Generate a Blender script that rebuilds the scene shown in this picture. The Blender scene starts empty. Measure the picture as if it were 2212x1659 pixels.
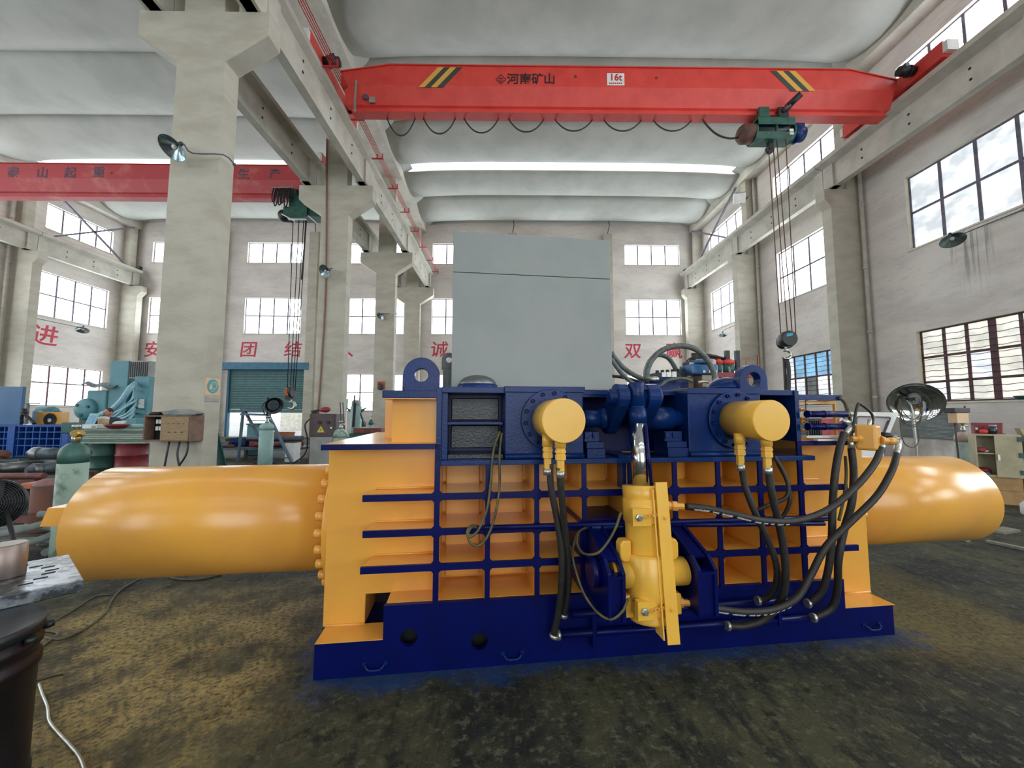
import bpy, bmesh, math, random
from mathutils import Vector, Matrix
random.seed(7)
SC = bpy.context.scene
COL = SC.collection
pi = math.pi

# ------------------------------------------------------------------ camera
F_PX, PITCH, YAW, ROLL, CAM_H = 840.0, .0755, .0105, .0016, 1.6
_r = Vector((math.cos(YAW), -math.sin(YAW), 0))
_f = Vector((math.sin(YAW) * math.cos(PITCH), math.cos(YAW) * math.cos(PITCH), math.sin(PITCH)))
_u = _r.cross(_f)
CR = math.cos(ROLL) * _r + math.sin(ROLL) * _u
CU = -math.sin(ROLL) * _r + math.cos(ROLL) * _u
CAM = Vector((0, 0, CAM_H))
cd = bpy.data.cameras.new('camera')
cd.sensor_fit = 'HORIZONTAL'; cd.sensor_width = 36.0
cd.lens = 36.0 * F_PX / 2212.0
cd.clip_start = .05; cd.clip_end = 200
cam = bpy.data.objects.new('camera', cd); COL.objects.link(cam)
cam.matrix_world = Matrix(((CR.x, CU.x, -_f.x, 0), (CR.y, CU.y, -_f.y, 0), (CR.z, CU.z, -_f.z, CAM_H), (0, 0, 0, 1)))
SC.camera = cam

# ------------------------------------------------------------------ world, lights, exposure
vs = SC.view_settings
SC.display_settings.display_device = 'sRGB'
vs.view_transform = 'Standard'; vs.look = 'None'; vs.gamma = 1.0; vs.use_curve_mapping = False
vs.exposure = 0.0
SC.cycles.use_denoising = True
SC.cycles.max_bounces = 7; SC.cycles.diffuse_bounces = 5; SC.cycles.glossy_bounces = 3
SC.cycles.sample_clamp_indirect = 6.0
SC.cycles.caustics_reflective = False; SC.cycles.caustics_refractive = False
w = bpy.data.worlds.new('sky'); SC.world = w; w.use_nodes = True
bg = w.node_tree.nodes['Background']
bg.inputs[0].default_value = (.80, .90, 1.0, 1); bg.inputs[1].default_value = 3.0
GLASS_LIGHT = 8.0        # daylight on the window panes
def area_light(name, loc, rot, sx, sy, power, color):
    l = bpy.data.lights.new(name, 'AREA'); l.shape = 'RECTANGLE'; l.size = sx; l.size_y = sy
    l.energy = power; l.color = color
    o = bpy.data.objects.new(name, l); COL.objects.link(o); o.location = loc; o.rotation_euler = rot
    return o
# fill lamps added behind the camera, set at assumed unseen gates of both halls
area_light('gate_fill', (3.4, -13.4, 4.2), (pi/2, 0, 0), 12, 7.5, 450, (1, .97, .92))
area_light('gate_fill', (-15.5, -13.4, 4.2), (pi/2, 0, 0), 12, 7.5, 450, (.92, .97, 1))

# ------------------------------------------------------------------ helpers
def P(x, y, Y):
    """The point of the hall at depth Y that the photograph shows at pixel x, y."""
    d = CR * ((x - 1106) / F_PX) + CU * ((829.5 - y) / F_PX) + _f
    return CAM + d * (Y / d.y)
def PX(x, y, X):
    d = CR * ((x - 1106) / F_PX) + CU * ((829.5 - y) / F_PX) + _f
    return CAM + d * (X / d.x)
BA = .114
BO = Vector((-1.165, 2.477, 0))
BU = Vector((math.cos(BA), math.sin(BA), 0)); BV = Vector((-math.sin(BA), math.cos(BA), 0))
def B(x, y, v):
    """Same, on the plane at depth v of the press; in the coordinates of the press."""
    d = CR * ((x - 1106) / F_PX) + CU * ((829.5 - y) / F_PX) + _f
    t = ((BO + BV * v - CAM).dot(BV)) / d.dot(BV)
    q = CAM + d * t - BO
    return Vector((q.dot(BU), q.dot(BV), q.z))

def lin(c):
    c /= 255.0
    return c / 12.92 if c <= .04045 else ((c + .055) / 1.055) ** 2.4
def rgb(h):
    return (lin(int(h[0:2], 16)), lin(int(h[2:4], 16)), lin(int(h[4:6], 16)), 1)

class NT:
    def __init__(s, m): s.t = m.node_tree; s.n = s.t.nodes; s.l = s.t.links
    def new(s, k, **kw):
        n = s.n.new(k)
        for a, b in kw.items(): setattr(n, a, b)
        return n
    def math(s, op, a, b=None, c=None, clamp=False):
        n = s.n.new('ShaderNodeMath'); n.operation = op; n.use_clamp = clamp
        for i, q in enumerate((a, b, c)):
            if q is None: continue
            if isinstance(q, (int, float)): n.inputs[i].default_value = q
            else: s.l.new(q, n.inputs[i])
        return n.outputs[0]
    def mix(s, f, a, b):
        n = s.n.new('ShaderNodeMix'); n.data_type = 'RGBA'
        for i, q in ((0, f), (6, a), (7, b)):
            if isinstance(q, (int, float, tuple)): n.inputs[i].default_value = q
            else: s.l.new(q, n.inputs[i])
        return n.outputs[2]
    def noise(s, vec, scale, detail=4, rough=.6):
        n = s.n.new('ShaderNodeTexNoise'); n.inputs['Scale'].default_value = scale
        n.inputs['Detail'].default_value = detail; n.inputs['Roughness'].default_value = rough
        if vec is not None: s.l.new(vec, n.inputs['Vector'])
        return n.outputs['Fac']
    def ramp(s, f, lo, hi):
        n = s.n.new('ShaderNodeMapRange'); n.interpolation_type = 'SMOOTHSTEP'
        n.inputs[1].default_value = lo; n.inputs[2].default_value = hi
        s.l.new(f, n.inputs[0]); return n.outputs[0]
    def scaled(s, vec, sc):
        n = s.n.new('ShaderNodeMapping'); n.inputs['Scale'].default_value = sc
        s.l.new(vec, n.inputs['Vector']); return n.outputs[0]

def mat(name, a, b=None, rough=.5, metal=0.0, scale=3.0, lo=.35, hi=.7, bump=0.0, bscale=60.0, stretch=None, coat=0.0, spec=None):
    m = bpy.data.materials.new(name); m.use_nodes = True
    t = NT(m); p = t.n['Principled BSDF']
    p.inputs['Roughness'].default_value = rough; p.inputs['Metallic'].default_value = metal
    if coat: p.inputs['Coat Weight'].default_value = coat; p.inputs['Coat Roughness'].default_value = .18
    if spec is not None: p.inputs['Specular IOR Level'].default_value = spec
    tc = t.new('ShaderNodeNewGeometry'); vec = tc.outputs['Position']
    if b:
        v2 = t.scaled(vec, stretch) if stretch else vec
        f = t.ramp(t.noise(v2, scale), lo, hi)
        t.l.new(t.mix(f, rgb(a), rgb(b)), p.inputs['Base Color'])
    else:
        p.inputs['Base Color'].default_value = rgb(a)
    if bump:
        bn = t.new('ShaderNodeBump'); bn.inputs['Strength'].default_value = bump; bn.inputs['Distance'].default_value = .02
        v2 = t.scaled(vec, stretch) if stretch else vec
        t.l.new(t.noise(v2, bscale, 5), bn.inputs['Height']); t.l.new(bn.outputs[0], p.inputs['Normal'])
    return m

def glow(name, color, strength, vary=0.0, scale=.6, rough=.15):
    """Glass with daylight behind it."""
    m = bpy.data.materials.new(name); m.use_nodes = True
    t = NT(m); p = t.n['Principled BSDF']
    p.inputs['Base Color'].default_value = (.25, .28, .3, 1); p.inputs['Roughness'].default_value = rough
    p.inputs['Emission Color'].default_value = color
    if vary:
        g = t.new('ShaderNodeNewGeometry')
        f = t.ramp(t.noise(t.scaled(g.outputs['Position'], (1, 1, 1.6)), scale, 3), .38, .62)
        t.l.new(t.math('MULTIPLY_ADD', f, strength * vary, strength * (1 - vary)), p.inputs['Emission Strength'])
    else:
        p.inputs['Emission Strength'].default_value = strength
    return m

class MB:
    """Collects shapes; build() links them as ONE mesh object."""
    def __init__(s): s.v = []; s.f = []; s.sm = []
    def add(s, vs, fs, smooth=False):
        o = len(s.v); s.v += [tuple(q) for q in vs]
        for f in fs: s.f.append(tuple(i + o for i in f)); s.sm.append(smooth)
        return s
    def box(s, x0, x1, y0, y1, z0, z1):
        v = [(x, y, z) for z in (z0, z1) for y in (y0, y1) for x in (x0, x1)]
        return s.add(v, [(0, 2, 3, 1), (4, 5, 7, 6), (0, 1, 5, 4), (2, 6, 7, 3), (0, 4, 6, 2), (1, 3, 7, 5)])
    def obox(s, c, a, b, d):
        c, a, b, d = Vector(c), Vector(a), Vector(b), Vector(d)
        v = [c + a * i + b * j + d * k for k in (-1, 1) for j in (-1, 1) for i in (-1, 1)]
        fs = [(0, 2, 3, 1), (4, 5, 7, 6), (0, 1, 5, 4), (2, 6, 7, 3), (0, 4, 6, 2), (1, 3, 7, 5)]
        if a.cross(b).dot(d) < 0: fs = [f[::-1] for f in fs]
        return s.add(v, fs)
    def bar(s, p, q, w, h, up=(0, 0, 1)):
        p, q, up = Vector(p), Vector(q), Vector(up)
        d = (q - p); L = d.length; d.normalize()
        x = d.cross(up)
        if x.length < 1e-4: x = d.cross(Vector((1, 0, 0)))
        x.normalize(); y = x.cross(d)
        return s.obox((p + q) / 2, d * L / 2, x * w / 2, y * h / 2)
    def prism(s, pts, plane, a, b):
        n = len(pts)
        f3 = {'xz': lambda p, k: (p[0], k, p[1]), 'xy': lambda p, k: (p[0], p[1], k), 'yz': lambda p, k: (k, p[0], p[1])}[plane]
        v = [f3(p, a) for p in pts] + [f3(p, b) for p in pts]
        fs = [tuple(range(n))[::-1], tuple(range(n, 2 * n))] + [(i, (i + 1) % n, n + (i + 1) % n, n + i) for i in range(n)]
        return s.add(v, fs)
    def ring(s, outer, inner, plane, a, b):
        """Plate with a hole: outer and inner are point lists of one length."""
        n = len(outer)
        f3 = {'xz': lambda p, k: (p[0], k, p[1]), 'xy': lambda p, k: (p[0], p[1], k), 'yz': lambda p, k: (k, p[0], p[1])}[plane]
        v = [f3(p, k) for k in (a, b) for p in outer] + [f3(p, k) for k in (a, b) for p in inner]
        fs = []
        for i in range(n):
            j = (i + 1) % n
            fs += [(i, j, n + j, n + i), (2*n + i, 3*n + i, 3*n + j, 2*n + j), (i, 2*n + i, 2*n + j, j), (n + i, n + j, 3*n + j, 3*n + i)]
        return s.add(v, fs)
    def frame(s, p):
        p = Vector(p).normalized()
        a = p.cross(Vector((0, 0, 1)) if abs(p.z) < .9 else Vector((1, 0, 0))).normalized()
        return p, a, p.cross(a)
    def lathe(s, o, axis, prof, n=20, smooth=True, cap0=True, cap1=True):
        o = Vector(o); d, a, b = s.frame(axis)
        v = []
        for r, h in prof:
            for i in range(n):
                t = 2 * pi * i / n
                v.append(o + d * h + (a * math.cos(t) + b * math.sin(t)) * r)
        k = len(prof); base = len(s.v)
        fs = [(j*n + i, j*n + (i+1) % n, (j+1)*n + (i+1) % n, (j+1)*n + i) for j in range(k-1) for i in range(n)]
        s.add(v, fs, smooth)
        if cap0: s.f.append(tuple(base + i for i in range(n))[::-1]); s.sm.append(False)
        if cap1: s.f.append(tuple(base + (k-1)*n + i for i in range(n))); s.sm.append(False)
        return s
    def cyl(s, p, q, r, r2=None, n=14, caps=True):
        p, q = Vector(p), Vector(q)
        return s.lathe(p, q - p, [(r, 0), (r if r2 is None else r2, (q - p).length)], n, True, caps, caps)
    def tube(s, pts, r, n=8, k=5, caps=True):
        pts = [Vector(q) for q in pts]
        if k > 1 and len(pts) > 2: pts = smooth_path(pts, k)
        m = len(pts); v = []
        t = (pts[1] - pts[0]).normalized(); _, a, _b = s.frame(t)
        for i in range(m):
            t = (pts[min(i+1, m-1)] - pts[max(i-1, 0)]).normalized()
            a = (a - t * a.dot(t)).normalized(); b = t.cross(a)
            rr = r[min(i, len(r)-1)] if isinstance(r, (list, tuple)) else r
            for j in range(n):
                q = 2 * pi * j / n; v.append(pts[i] + (a * math.cos(q) + b * math.sin(q)) * rr)
        base = len(s.v)
        s.add(v, [(i*n + j, i*n + (j+1) % n, (i+1)*n + (j+1) % n, (i+1)*n + j) for i in range(m-1) for j in range(n)], True)
        if caps:
            s.f.append(tuple(base + j for j in range(n))[::-1]); s.sm.append(False)
            s.f.append(tuple(base + (m-1)*n + j for j in range(n))); s.sm.append(False)
        return s
    def dome(s, c, r, h, n=18, k=5, axis=(0, 0, 1)):
        return s.lathe(c, axis, [(max(r * math.cos(pi/2*i/k), r*.02), h * math.sin(pi/2*i/k)) for i in range(k+1)], n)
    def ball(s, c, r, sc=(1, 1, 1), n=12, k=7):
        c = Vector(c); o = len(s.v)
        vs = []
        for i in range(k + 1):
            th = pi * i / k
            for j in range(n):
                ph = 2 * pi * j / n
                vs.append((c.x + r*sc[0]*math.sin(th)*math.cos(ph), c.y + r*sc[1]*math.sin(th)*math.sin(ph), c.z + r*sc[2]*math.cos(th)))
        return s.add(vs, [(i*n + j, (i+1)*n + j, (i+1)*n + (j+1) % n, i*n + (j+1) % n) for i in range(k) for j in range(n)], True)
    def mesh(s, name, m):
        me = bpy.data.meshes.new(name); me.from_pydata(s.v, [], s.f); me.validate()
        if len(me.polygons) == len(s.sm): me.polygons.foreach_set('use_smooth', s.sm)
        if m: me.materials.append(m)
        me.update(); return me
    def build(s, name, m, parent=None, loc=None, bev=0):
        o = bpy.data.objects.new(name, s.mesh(name, m)); COL.objects.link(o)
        if parent: o.parent = parent
        if loc is not None: o.location = loc
        if bev:
            k = o.modifiers.new('bevel', 'BEVEL'); k.width = bev; k.segments = 2; k.limit_method = 'ANGLE'; k.angle_limit = .7
        return o

def smooth_path(pts, k):
    out = []
    for i in range(len(pts) - 1):
        p0 = pts[max(i-1, 0)]; p1 = pts[i]; p2 = pts[i+1]; p3 = pts[min(i+2, len(pts)-1)]
        for j in range(k):
            t = j / k
            out.append(.5 * ((2*p1) + (p2-p0)*t + (2*p0-5*p1+4*p2-p3)*t*t + (3*p1-p0-3*p2+p3)*t**3))
    out.append(pts[-1]); return out

def tag(o, label=None, cat=None, group=None, kind=None):
    if label: o['label'] = label
    if cat: o['category'] = cat
    if group: o['group'] = group
    if kind: o['kind'] = kind
    return o
def thing(name, label, cat, loc=(0, 0, 0), rz=0, group=None):
    o = bpy.data.objects.new(name, None); COL.objects.link(o); o.empty_display_size = .1
    o.location = loc; o.rotation_euler = (0, 0, rz)
    return tag(o, label, cat, group)
def struct(name, parent=None, loc=(0, 0, 0)):
    o = bpy.data.objects.new(name, None); COL.objects.link(o); o.location = loc
    if parent: o.parent = parent
    o['kind'] = 'structure'; return o
def share(o, name, parent, loc, rot=None):
    c = o.copy(); COL.objects.link(c); c.name = name; c.parent = parent; c.location = loc
    if rot: c.rotation_euler = rot
    return c
def dup(root, loc, rz=None, label=None):
    def rec(o, par):
        c = o.copy(); COL.objects.link(c); c.parent = par
        for ch in KIDS.get(o.name, [x for x in bpy.data.objects if x.parent == o]): rec(ch, c)
        return c
    r = rec(root, None); r.location = loc
    if rz is not None: r.rotation_euler = (0, 0, rz)
    if label: r['label'] = label
    return r
KIDS = {}
def lettering(name, text, size, m, parent, origin, xdir, ydir, thick=.004, bold=0.0, sx=1.0, shear=0.0):
    """Flat letters with a little thickness; origin = middle of the text."""
    cu = bpy.data.curves.new(name, 'FONT'); cu.body = text; cu.size = size
    cu.align_x = 'CENTER'; cu.align_y = 'CENTER'; cu.extrude = thick; cu.offset = bold; cu.resolution_u = 3; cu.shear = shear
    t = bpy.data.objects.new(name, cu); COL.objects.link(t)
    dg = bpy.context.evaluated_depsgraph_get()
    me = bpy.data.meshes.new_from_object(t.evaluated_get(dg)); me.name = name
    bpy.data.objects.remove(t); bpy.data.curves.remove(cu)
    me.materials.clear(); me.materials.append(m)
    x = Vector(xdir).normalized(); y = Vector(ydir).normalized(); z = x.cross(y)
    M = Matrix(((x.x*sx, y.x, z.x, origin[0]), (x.y*sx, y.y, z.y, origin[1]), (x.z*sx, y.z, z.z, origin[2]), (0, 0, 0, 1)))
    me.transform(M)
    o = bpy.data.objects.new(name, me); COL.objects.link(o)
    if parent: o.parent = parent
    return o

# ------------------------------------------------------------------ materials
M = {}
M['column'] = mat('column_concrete', 'b9b4a6', 'aaa494', .8, scale=1.2, bump=.25, bscale=9, stretch=(1, 1, 2.5))
M['beam'] = mat('beam_concrete', 'c0bcb0', 'aba79b', .8, scale=1.5, bump=.15, bscale=10)
M['shell'] = mat('roof_shell_concrete', 'b6b7b0', 'a8aaa3', .75, scale=.7, bump=.06, bscale=14)
M['skylight'] = glow('skylight_glass', (1, .90, .42, 1), .95, .3, .8)
M['skylight_fill'] = glow('skylight_fill_glow', (1, .98, .92, 1), 8.0)  # strong glow added in the roof strips to brighten walls and floor
M['glass'] = glow('bright_window_glass', (.86, .94, 1, 1), GLASS_LIGHT)
M['glass_dirty'] = glow('dirty_window_glass', (.90, .95, 1, 1), 1.15, .42, 1.1)
M['glass_yellow'] = glow('yellowish_window_glass', (1, .97, .84, 1), .86, .30, 1.4)
M['glass_blue'] = glow('blue_film_glass', (.22, .60, .95, 1), .85, .45, .9)
M['glass_dark'] = mat('broken_dark_glass', '4a5652', '77827c', .3, scale=2)
M['frame'] = mat('window_steel', '6d6a78', '57505f', .6, scale=6)
M['frame_rust'] = mat('rusty_window_steel', '5a2f33', '3c2a30', .6, scale=6)
M['reveal'] = mat('window_reveal_plaster', 'd8d3c2', 'c9c2b0', .8, scale=3)
M['red'] = mat('crane_red_paint', 'd8463c', 'cc3a34', .42, scale=2)
M['redf'] = mat('faded_crane_paint', 'b23c40', 'c2655c', .55, scale=1.3, lo=.5, hi=.75)
M['yellow'] = mat('yellow_machine_paint', 'e8aa48', 'e2a24c', .24, scale=2.5, bump=.03, bscale=120, coat=.15)
M['lemon'] = mat('lemon_yellow_machine_paint', 'eab645', 'e4ae42', .3, scale=3, bump=.04, bscale=120, coat=.12)
M['navy'] = mat('navy_machine_paint', '040f52', '040c46', .3, scale=4, bump=.05, bscale=90, spec=.22)
M['blue'] = mat('blue_machine_paint', '082c66', '062456', .26, scale=5, bump=.12, bscale=70, spec=.25)
M['teal'] = mat('dark_teal_gloss', '0a222a', '07191f', .2, scale=6, bump=.2, bscale=70, spec=.5)
M['lid'] = mat('grey_lid_paint', '8f9491', '868c8a', .5, scale=2, bump=.05, bscale=16)
M['chrome'] = mat('chrome', 'd9dde0', None, .12, 1.0)
M['steel'] = mat('bare_steel', '8e9193', '6b6f72', .38, .85, scale=5, bump=.1, bscale=40)
M['zinc'] = mat('zinc_fitting', 'c3c4bd', 'a9aaa2', .3, .8, scale=20)
M['rubber'] = mat('black_rubber', '1d1b1a', '2a2724', .55, scale=30, bump=.1, bscale=300)
M['rubber_y'] = mat('oversprayed_rubber', '5c5428', '3a372a', .5, scale=14)
M['dust_hose'] = mat('dusty_wrapped_hose', '5e6765', '3e4947', .35, scale=25, bump=.2, bscale=200)
M['cable'] = mat('cable_sheath', '4a443a', '5d5648', .6, scale=10)
M['white'] = mat('white_paint', 'e4e4e0', 'd6d6d2', .5, scale=3)
M['black'] = mat('black_paint', '17181b', '202226', .45, scale=8)
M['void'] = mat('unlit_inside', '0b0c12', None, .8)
M['green'] = mat('hoist_green', '1f5a48', '174237', .5, scale=5)
M['tealm'] = mat('machine_tool_teal', '4f8590', '5a8f98', .5, scale=2)
M['shutter'] = mat('shutter_slat', '517879', '456b6d', .5, scale=4)
M['shutter_head'] = mat('shutter_hood', '2c6a86', '255d78', .5, scale=4)
M['rust'] = mat('rusty_steel', '6b4334', '4c3a34', .75, scale=5, bump=.2, bscale=40)
M['dkred'] = mat('dark_red_paint', '8b2a31', '74232b', .5, scale=4)
M['dkgreen'] = mat('dark_green_paint', '2a5a52', '234c47', .5, scale=4)
M['orange'] = mat('orange_paint', 'b4603c', '9d5236', .6, scale=3)
M['wood'] = mat('plywood', '9a8468', '86704f', .8, scale=8, stretch=(1, 1, 6))
M['woodd'] = mat('stained_box_wood', '7d6353', '6a5245', .8, scale=8)
M['card'] = mat('cardboard', 'b08d62', '9c7b54', .85, scale=5)
M['gas'] = mat('gas_cylinder_paint', '97ae9f', '667b6e', .5, scale=5, lo=.5, hi=.66, bump=.05)
M['gasd'] = mat('gas_cylinder_shoulder', '3f6a64', '35594f', .45, scale=7)
M['gasw'] = mat('pale_gas_cylinder', '8fb0ad', '7ea19f', .45, scale=4)
M['greybox'] = mat('grey_cabinet_paint', '9a9d9a', '878a86', .55, scale=3)
M['brownbox'] = mat('brown_cabinet_paint', '57474a', '4a3d40', .55, scale=3)
M['cream'] = mat('cream_cabinet_paint', 'b5ad8f', 'a39b7e', .6, scale=4)
M['paintred'] = mat('red_wall_lettering', 'c23a4e', 'b23346', .7, scale=5)
M['signred'] = mat('red_print', 'b3202c', None, .6)
M['print'] = mat('dark_print', '35191c', None, .6)
M['printg'] = mat('grey_worn_print', '50465a', '6b4f5c', .7, scale=6)
M['stripe_y'] = mat('warning_yellow', 'd9a54a', None, .5)
M['stripe_k'] = mat('warning_dark', '39413a', None, .5)
M['tealp'] = mat('sign_teal_print', '2f8f96', None, .5)
M['signcream'] = mat('sign_cream', 'd8b894', 'cfae88', .6, scale=6)
M['lampshade'] = mat('enamel_lamp_shade', '3c4a4e', '2c383c', .35, .3, scale=5)
M['lampin'] = mat('lamp_reflector', '9fb0b4', '6f8084', .2, .8, scale=6)
M['pipe_w'] = mat('plastic_downpipe', 'b5b2a8', 'a5a298', .5, scale=4)
M['pipe_b'] = mat('brown_conduit', '8d6a58', '7c5b4c', .6, scale=5)
M['conductor'] = mat('red_conductor_rail', 'c23034', 'a8262c', .45, scale=5)
M['scrap'] = mat('scrap_metal', '5c6870', '3f4a52', .5, .5, scale=5, bump=.2)
M['scrapr'] = mat('reddish_scrap', '7d4a44', '5f3a38', .6, .2, scale=5)
M['cloth_r'] = mat('red_cloth', 'b05a58', '9b4a4c', .9, scale=9)
M['cloth_d'] = mat('dark_jacket_cloth', '2f4250', '263641', .9, scale=9)
M['skin'] = mat('skin', 'b98a7a', None, .6)
M['tarp'] = mat('grey_tarp', '8a9190', '6e7878', .8, scale=3, bump=.3, bscale=6)
M['bgreen'] = mat('mint_plastic', '63b49b', '57a38c', .5)
M['jar'] = mat('dark_jar_glass', '24282a', None, .12)
M['bluesticker'] = mat('blue_sticker', '2a9cc0', None, .5)
# ------------------------------------------------------------------ the setting: floor, walls, windows, columns, roof
def wall_material():
    m = bpy.data.materials.new('whitewashed_brick_wall'); m.use_nodes = True
    t = NT(m); p = t.n['Principled BSDF']; p.inputs['Roughness'].default_value = .85
    g = t.new('ShaderNodeNewGeometry'); pos = g.outputs['Position']
    f = t.ramp(t.noise(t.scaled(pos, (.35, .35, 1)), 1.1, 6, .65), .38, .68)
    c = t.mix(f, rgb('dbd4cc'), rgb('c8c0bb'))
    f2 = t.ramp(t.noise(t.scaled(pos, (.5, .5, 2.6)), 3.5, 5, .7), .52, .75)
    c = t.mix(t.math('MULTIPLY', f2, .4), c, rgb('a29c98'))
    # soot and rain stains running down under the right wall's window
    s = t.new('ShaderNodeSeparateXYZ'); t.l.new(pos, s.inputs[0])
    my = t.math('MULTIPLY', t.ramp(s.outputs[1], 10.1, 10.5), t.math('SUBTRACT', 1.0, t.ramp(s.outputs[1], 11.1, 11.5)))
    mz = t.math('MULTIPLY', t.ramp(s.outputs[2], 4.8, 6.4), t.math('SUBTRACT', 1.0, t.ramp(s.outputs[2], 6.8, 7.05)))
    mx = t.ramp(s.outputs[0], 13.0, 13.1)
    st = t.ramp(t.noise(t.scaled(pos, (1, 7, .25)), 1.5, 3), .5, .62)
    c = t.mix(t.math('MULTIPLY', t.math('MULTIPLY', t.math('MULTIPLY', my, mz), mx), t.math('MULTIPLY', st, .55)), c, rgb('5d605c'))
    # the lowest metre and a half is dirtier
    low = t.math('MULTIPLY', t.math('SUBTRACT', 1.0, t.ramp(s.outputs[2], .4, 1.8)), t.ramp(t.noise(t.scaled(pos, (1, 1, .5)), 2.2, 5), .35, .7))
    c = t.mix(t.math('MULTIPLY', low, .5), c, rgb('77736c'))
    t.l.new(c, p.inputs['Base Color'])
    b = t.new('ShaderNodeBump'); b.inputs['Strength'].default_value = .35; b.inputs['Distance'].default_value = .04
    t.l.new(t.noise(t.scaled(pos, (1.2, 1.2, 4)), 2.6, 6), b.inputs['Height']); t.l.new(b.outputs[0], p.inputs['Normal'])
    return m
M['wall'] = wall_material()

def floor_material():
    m = bpy.data.materials.new('oily_concrete_floor'); m.use_nodes = True
    t = NT(m); p = t.n['Principled BSDF']
    g = t.new('ShaderNodeNewGeometry'); pos = g.outputs['Position']
    c = t.mix(t.ramp(t.noise(pos, .8, 7, .7), .40, .60), rgb('47462f'), rgb('1d201b'))
    rot = t.new('ShaderNodeMapping'); rot.inputs['Rotation'].default_value = (0, 0, .5); rot.inputs['Scale'].default_value = (3.4, .8, 1)
    t.l.new(pos, rot.inputs['Vector'])
    c = t.mix(t.math('MULTIPLY', t.ramp(t.noise(rot.outputs[0], 1.6, 8, .72), .48, .66), .9), c, rgb('121412'))
    c = t.mix(t.math('MULTIPLY', t.ramp(t.noise(pos, 16, 5, .75), .50, .66), .6), c, rgb('6e6c55'))
    c = t.mix(t.math('MULTIPLY', t.ramp(t.noise(pos, 7, 6, .75), .52, .64), .85), c, rgb('0e100e'))
    # coordinates of the press, for the paint sprayed past it onto the floor
    s = t.new('ShaderNodeSeparateXYZ'); t.l.new(pos, s.inputs[0])
    px_, py_ = t.math('SUBTRACT', s.outputs[0], BO.x), t.math('SUBTRACT', s.outputs[1], BO.y)
    u = t.math('ADD', t.math('MULTIPLY', px_, math.cos(BA)), t.math('MULTIPLY', py_, math.sin(BA)))
    v = t.math('SUBTRACT', t.math('MULTIPLY', py_, math.cos(BA)), t.math('MULTIPLY', px_, math.sin(BA)))
    wob = t.math('MULTIPLY', t.math('SUBTRACT', t.noise(pos, 3.4, 6, .7), .5), .75)
    def boxd(u0, u1, v0, v1):
        du = t.math('MAXIMUM', t.math('MAXIMUM', t.math('SUBTRACT', u0, u), t.math('SUBTRACT', u, u1)), 0.0)
        dv = t.math('MAXIMUM', t.math('MAXIMUM', t.math('SUBTRACT', v0, v), t.math('SUBTRACT', v, v1)), 0.0)
        return t.math('SQRT', t.math('ADD', t.math('MULTIPLY', du, du), t.math('MULTIPLY', dv, dv)))
    dy = t.math('ADD', boxd(-1.9, -.6, -.55, .9), t.math('MULTIPLY', wob, 1.6))
    grain = t.ramp(t.noise(pos, 34, 3, .7), .3, .62)
    ym = t.math('MULTIPLY', t.math('SUBTRACT', 1.0, t.ramp(dy, -.05, .75)), t.math('MULTIPLY_ADD', t.math('MULTIPLY', grain, t.ramp(t.noise(pos, 2.1, 6, .7), .36, .6)), .8, .06))
    c = t.mix(ym, c, rgb('c4aa68'))
    dy2 = t.math('ADD', boxd(4.15, 4.9, -.1, 1.6), wob)
    c = t.mix(t.math('MULTIPLY', t.math('SUBTRACT', 1.0, t.ramp(dy2, 0, .5)), t.math('MULTIPLY', grain, .5)), c, rgb('8d7a3c'))
    db = t.math('ADD', boxd(0, 4.02, 0, 1.7), wob)
    bm = t.math('MULTIPLY', t.math('SUBTRACT', 1.0, t.ramp(db, -.02, .2)), t.math('MULTIPLY_ADD', grain, .3, .65))
    c = t.mix(bm, c, rgb('10386e'))
    t.l.new(c, p.inputs['Base Color'])
    p.inputs['Specular IOR Level'].default_value = .3
    r = t.math('MULTIPLY_ADD', t.noise(pos, 4, 4), .5, .45)
    t.l.new(r, p.inputs['Roughness'])
    b = t.new('ShaderNodeBump'); b.inputs['Strength'].default_value = .9; b.inputs['Distance'].default_value = .025
    t.l.new(t.math('ADD', t.noise(pos, 26, 6, .7), t.noise(rot.outputs[0], 5, 5, .7)), b.inputs['Height']); t.l.new(b.outputs[0], p.inputs['Normal'])
    return m
M['floor'] = floor_material()
XR, XL, YF, YB = 13.4, -26.15, 26.6, -14.0
tag(MB().box(XL - .3, XR + .3, YB - 1, YF + .3, -.2, 0).build('floor', M['floor']), kind='structure')
M['ground'] = mat('outdoor_concrete', 'a09c94', '8f8b82', .9, scale=1)
tag(MB().box(-60, 60, YF + .3, 70, -.25, -.03).build('ground_outside', M['ground']), kind='structure')

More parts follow.
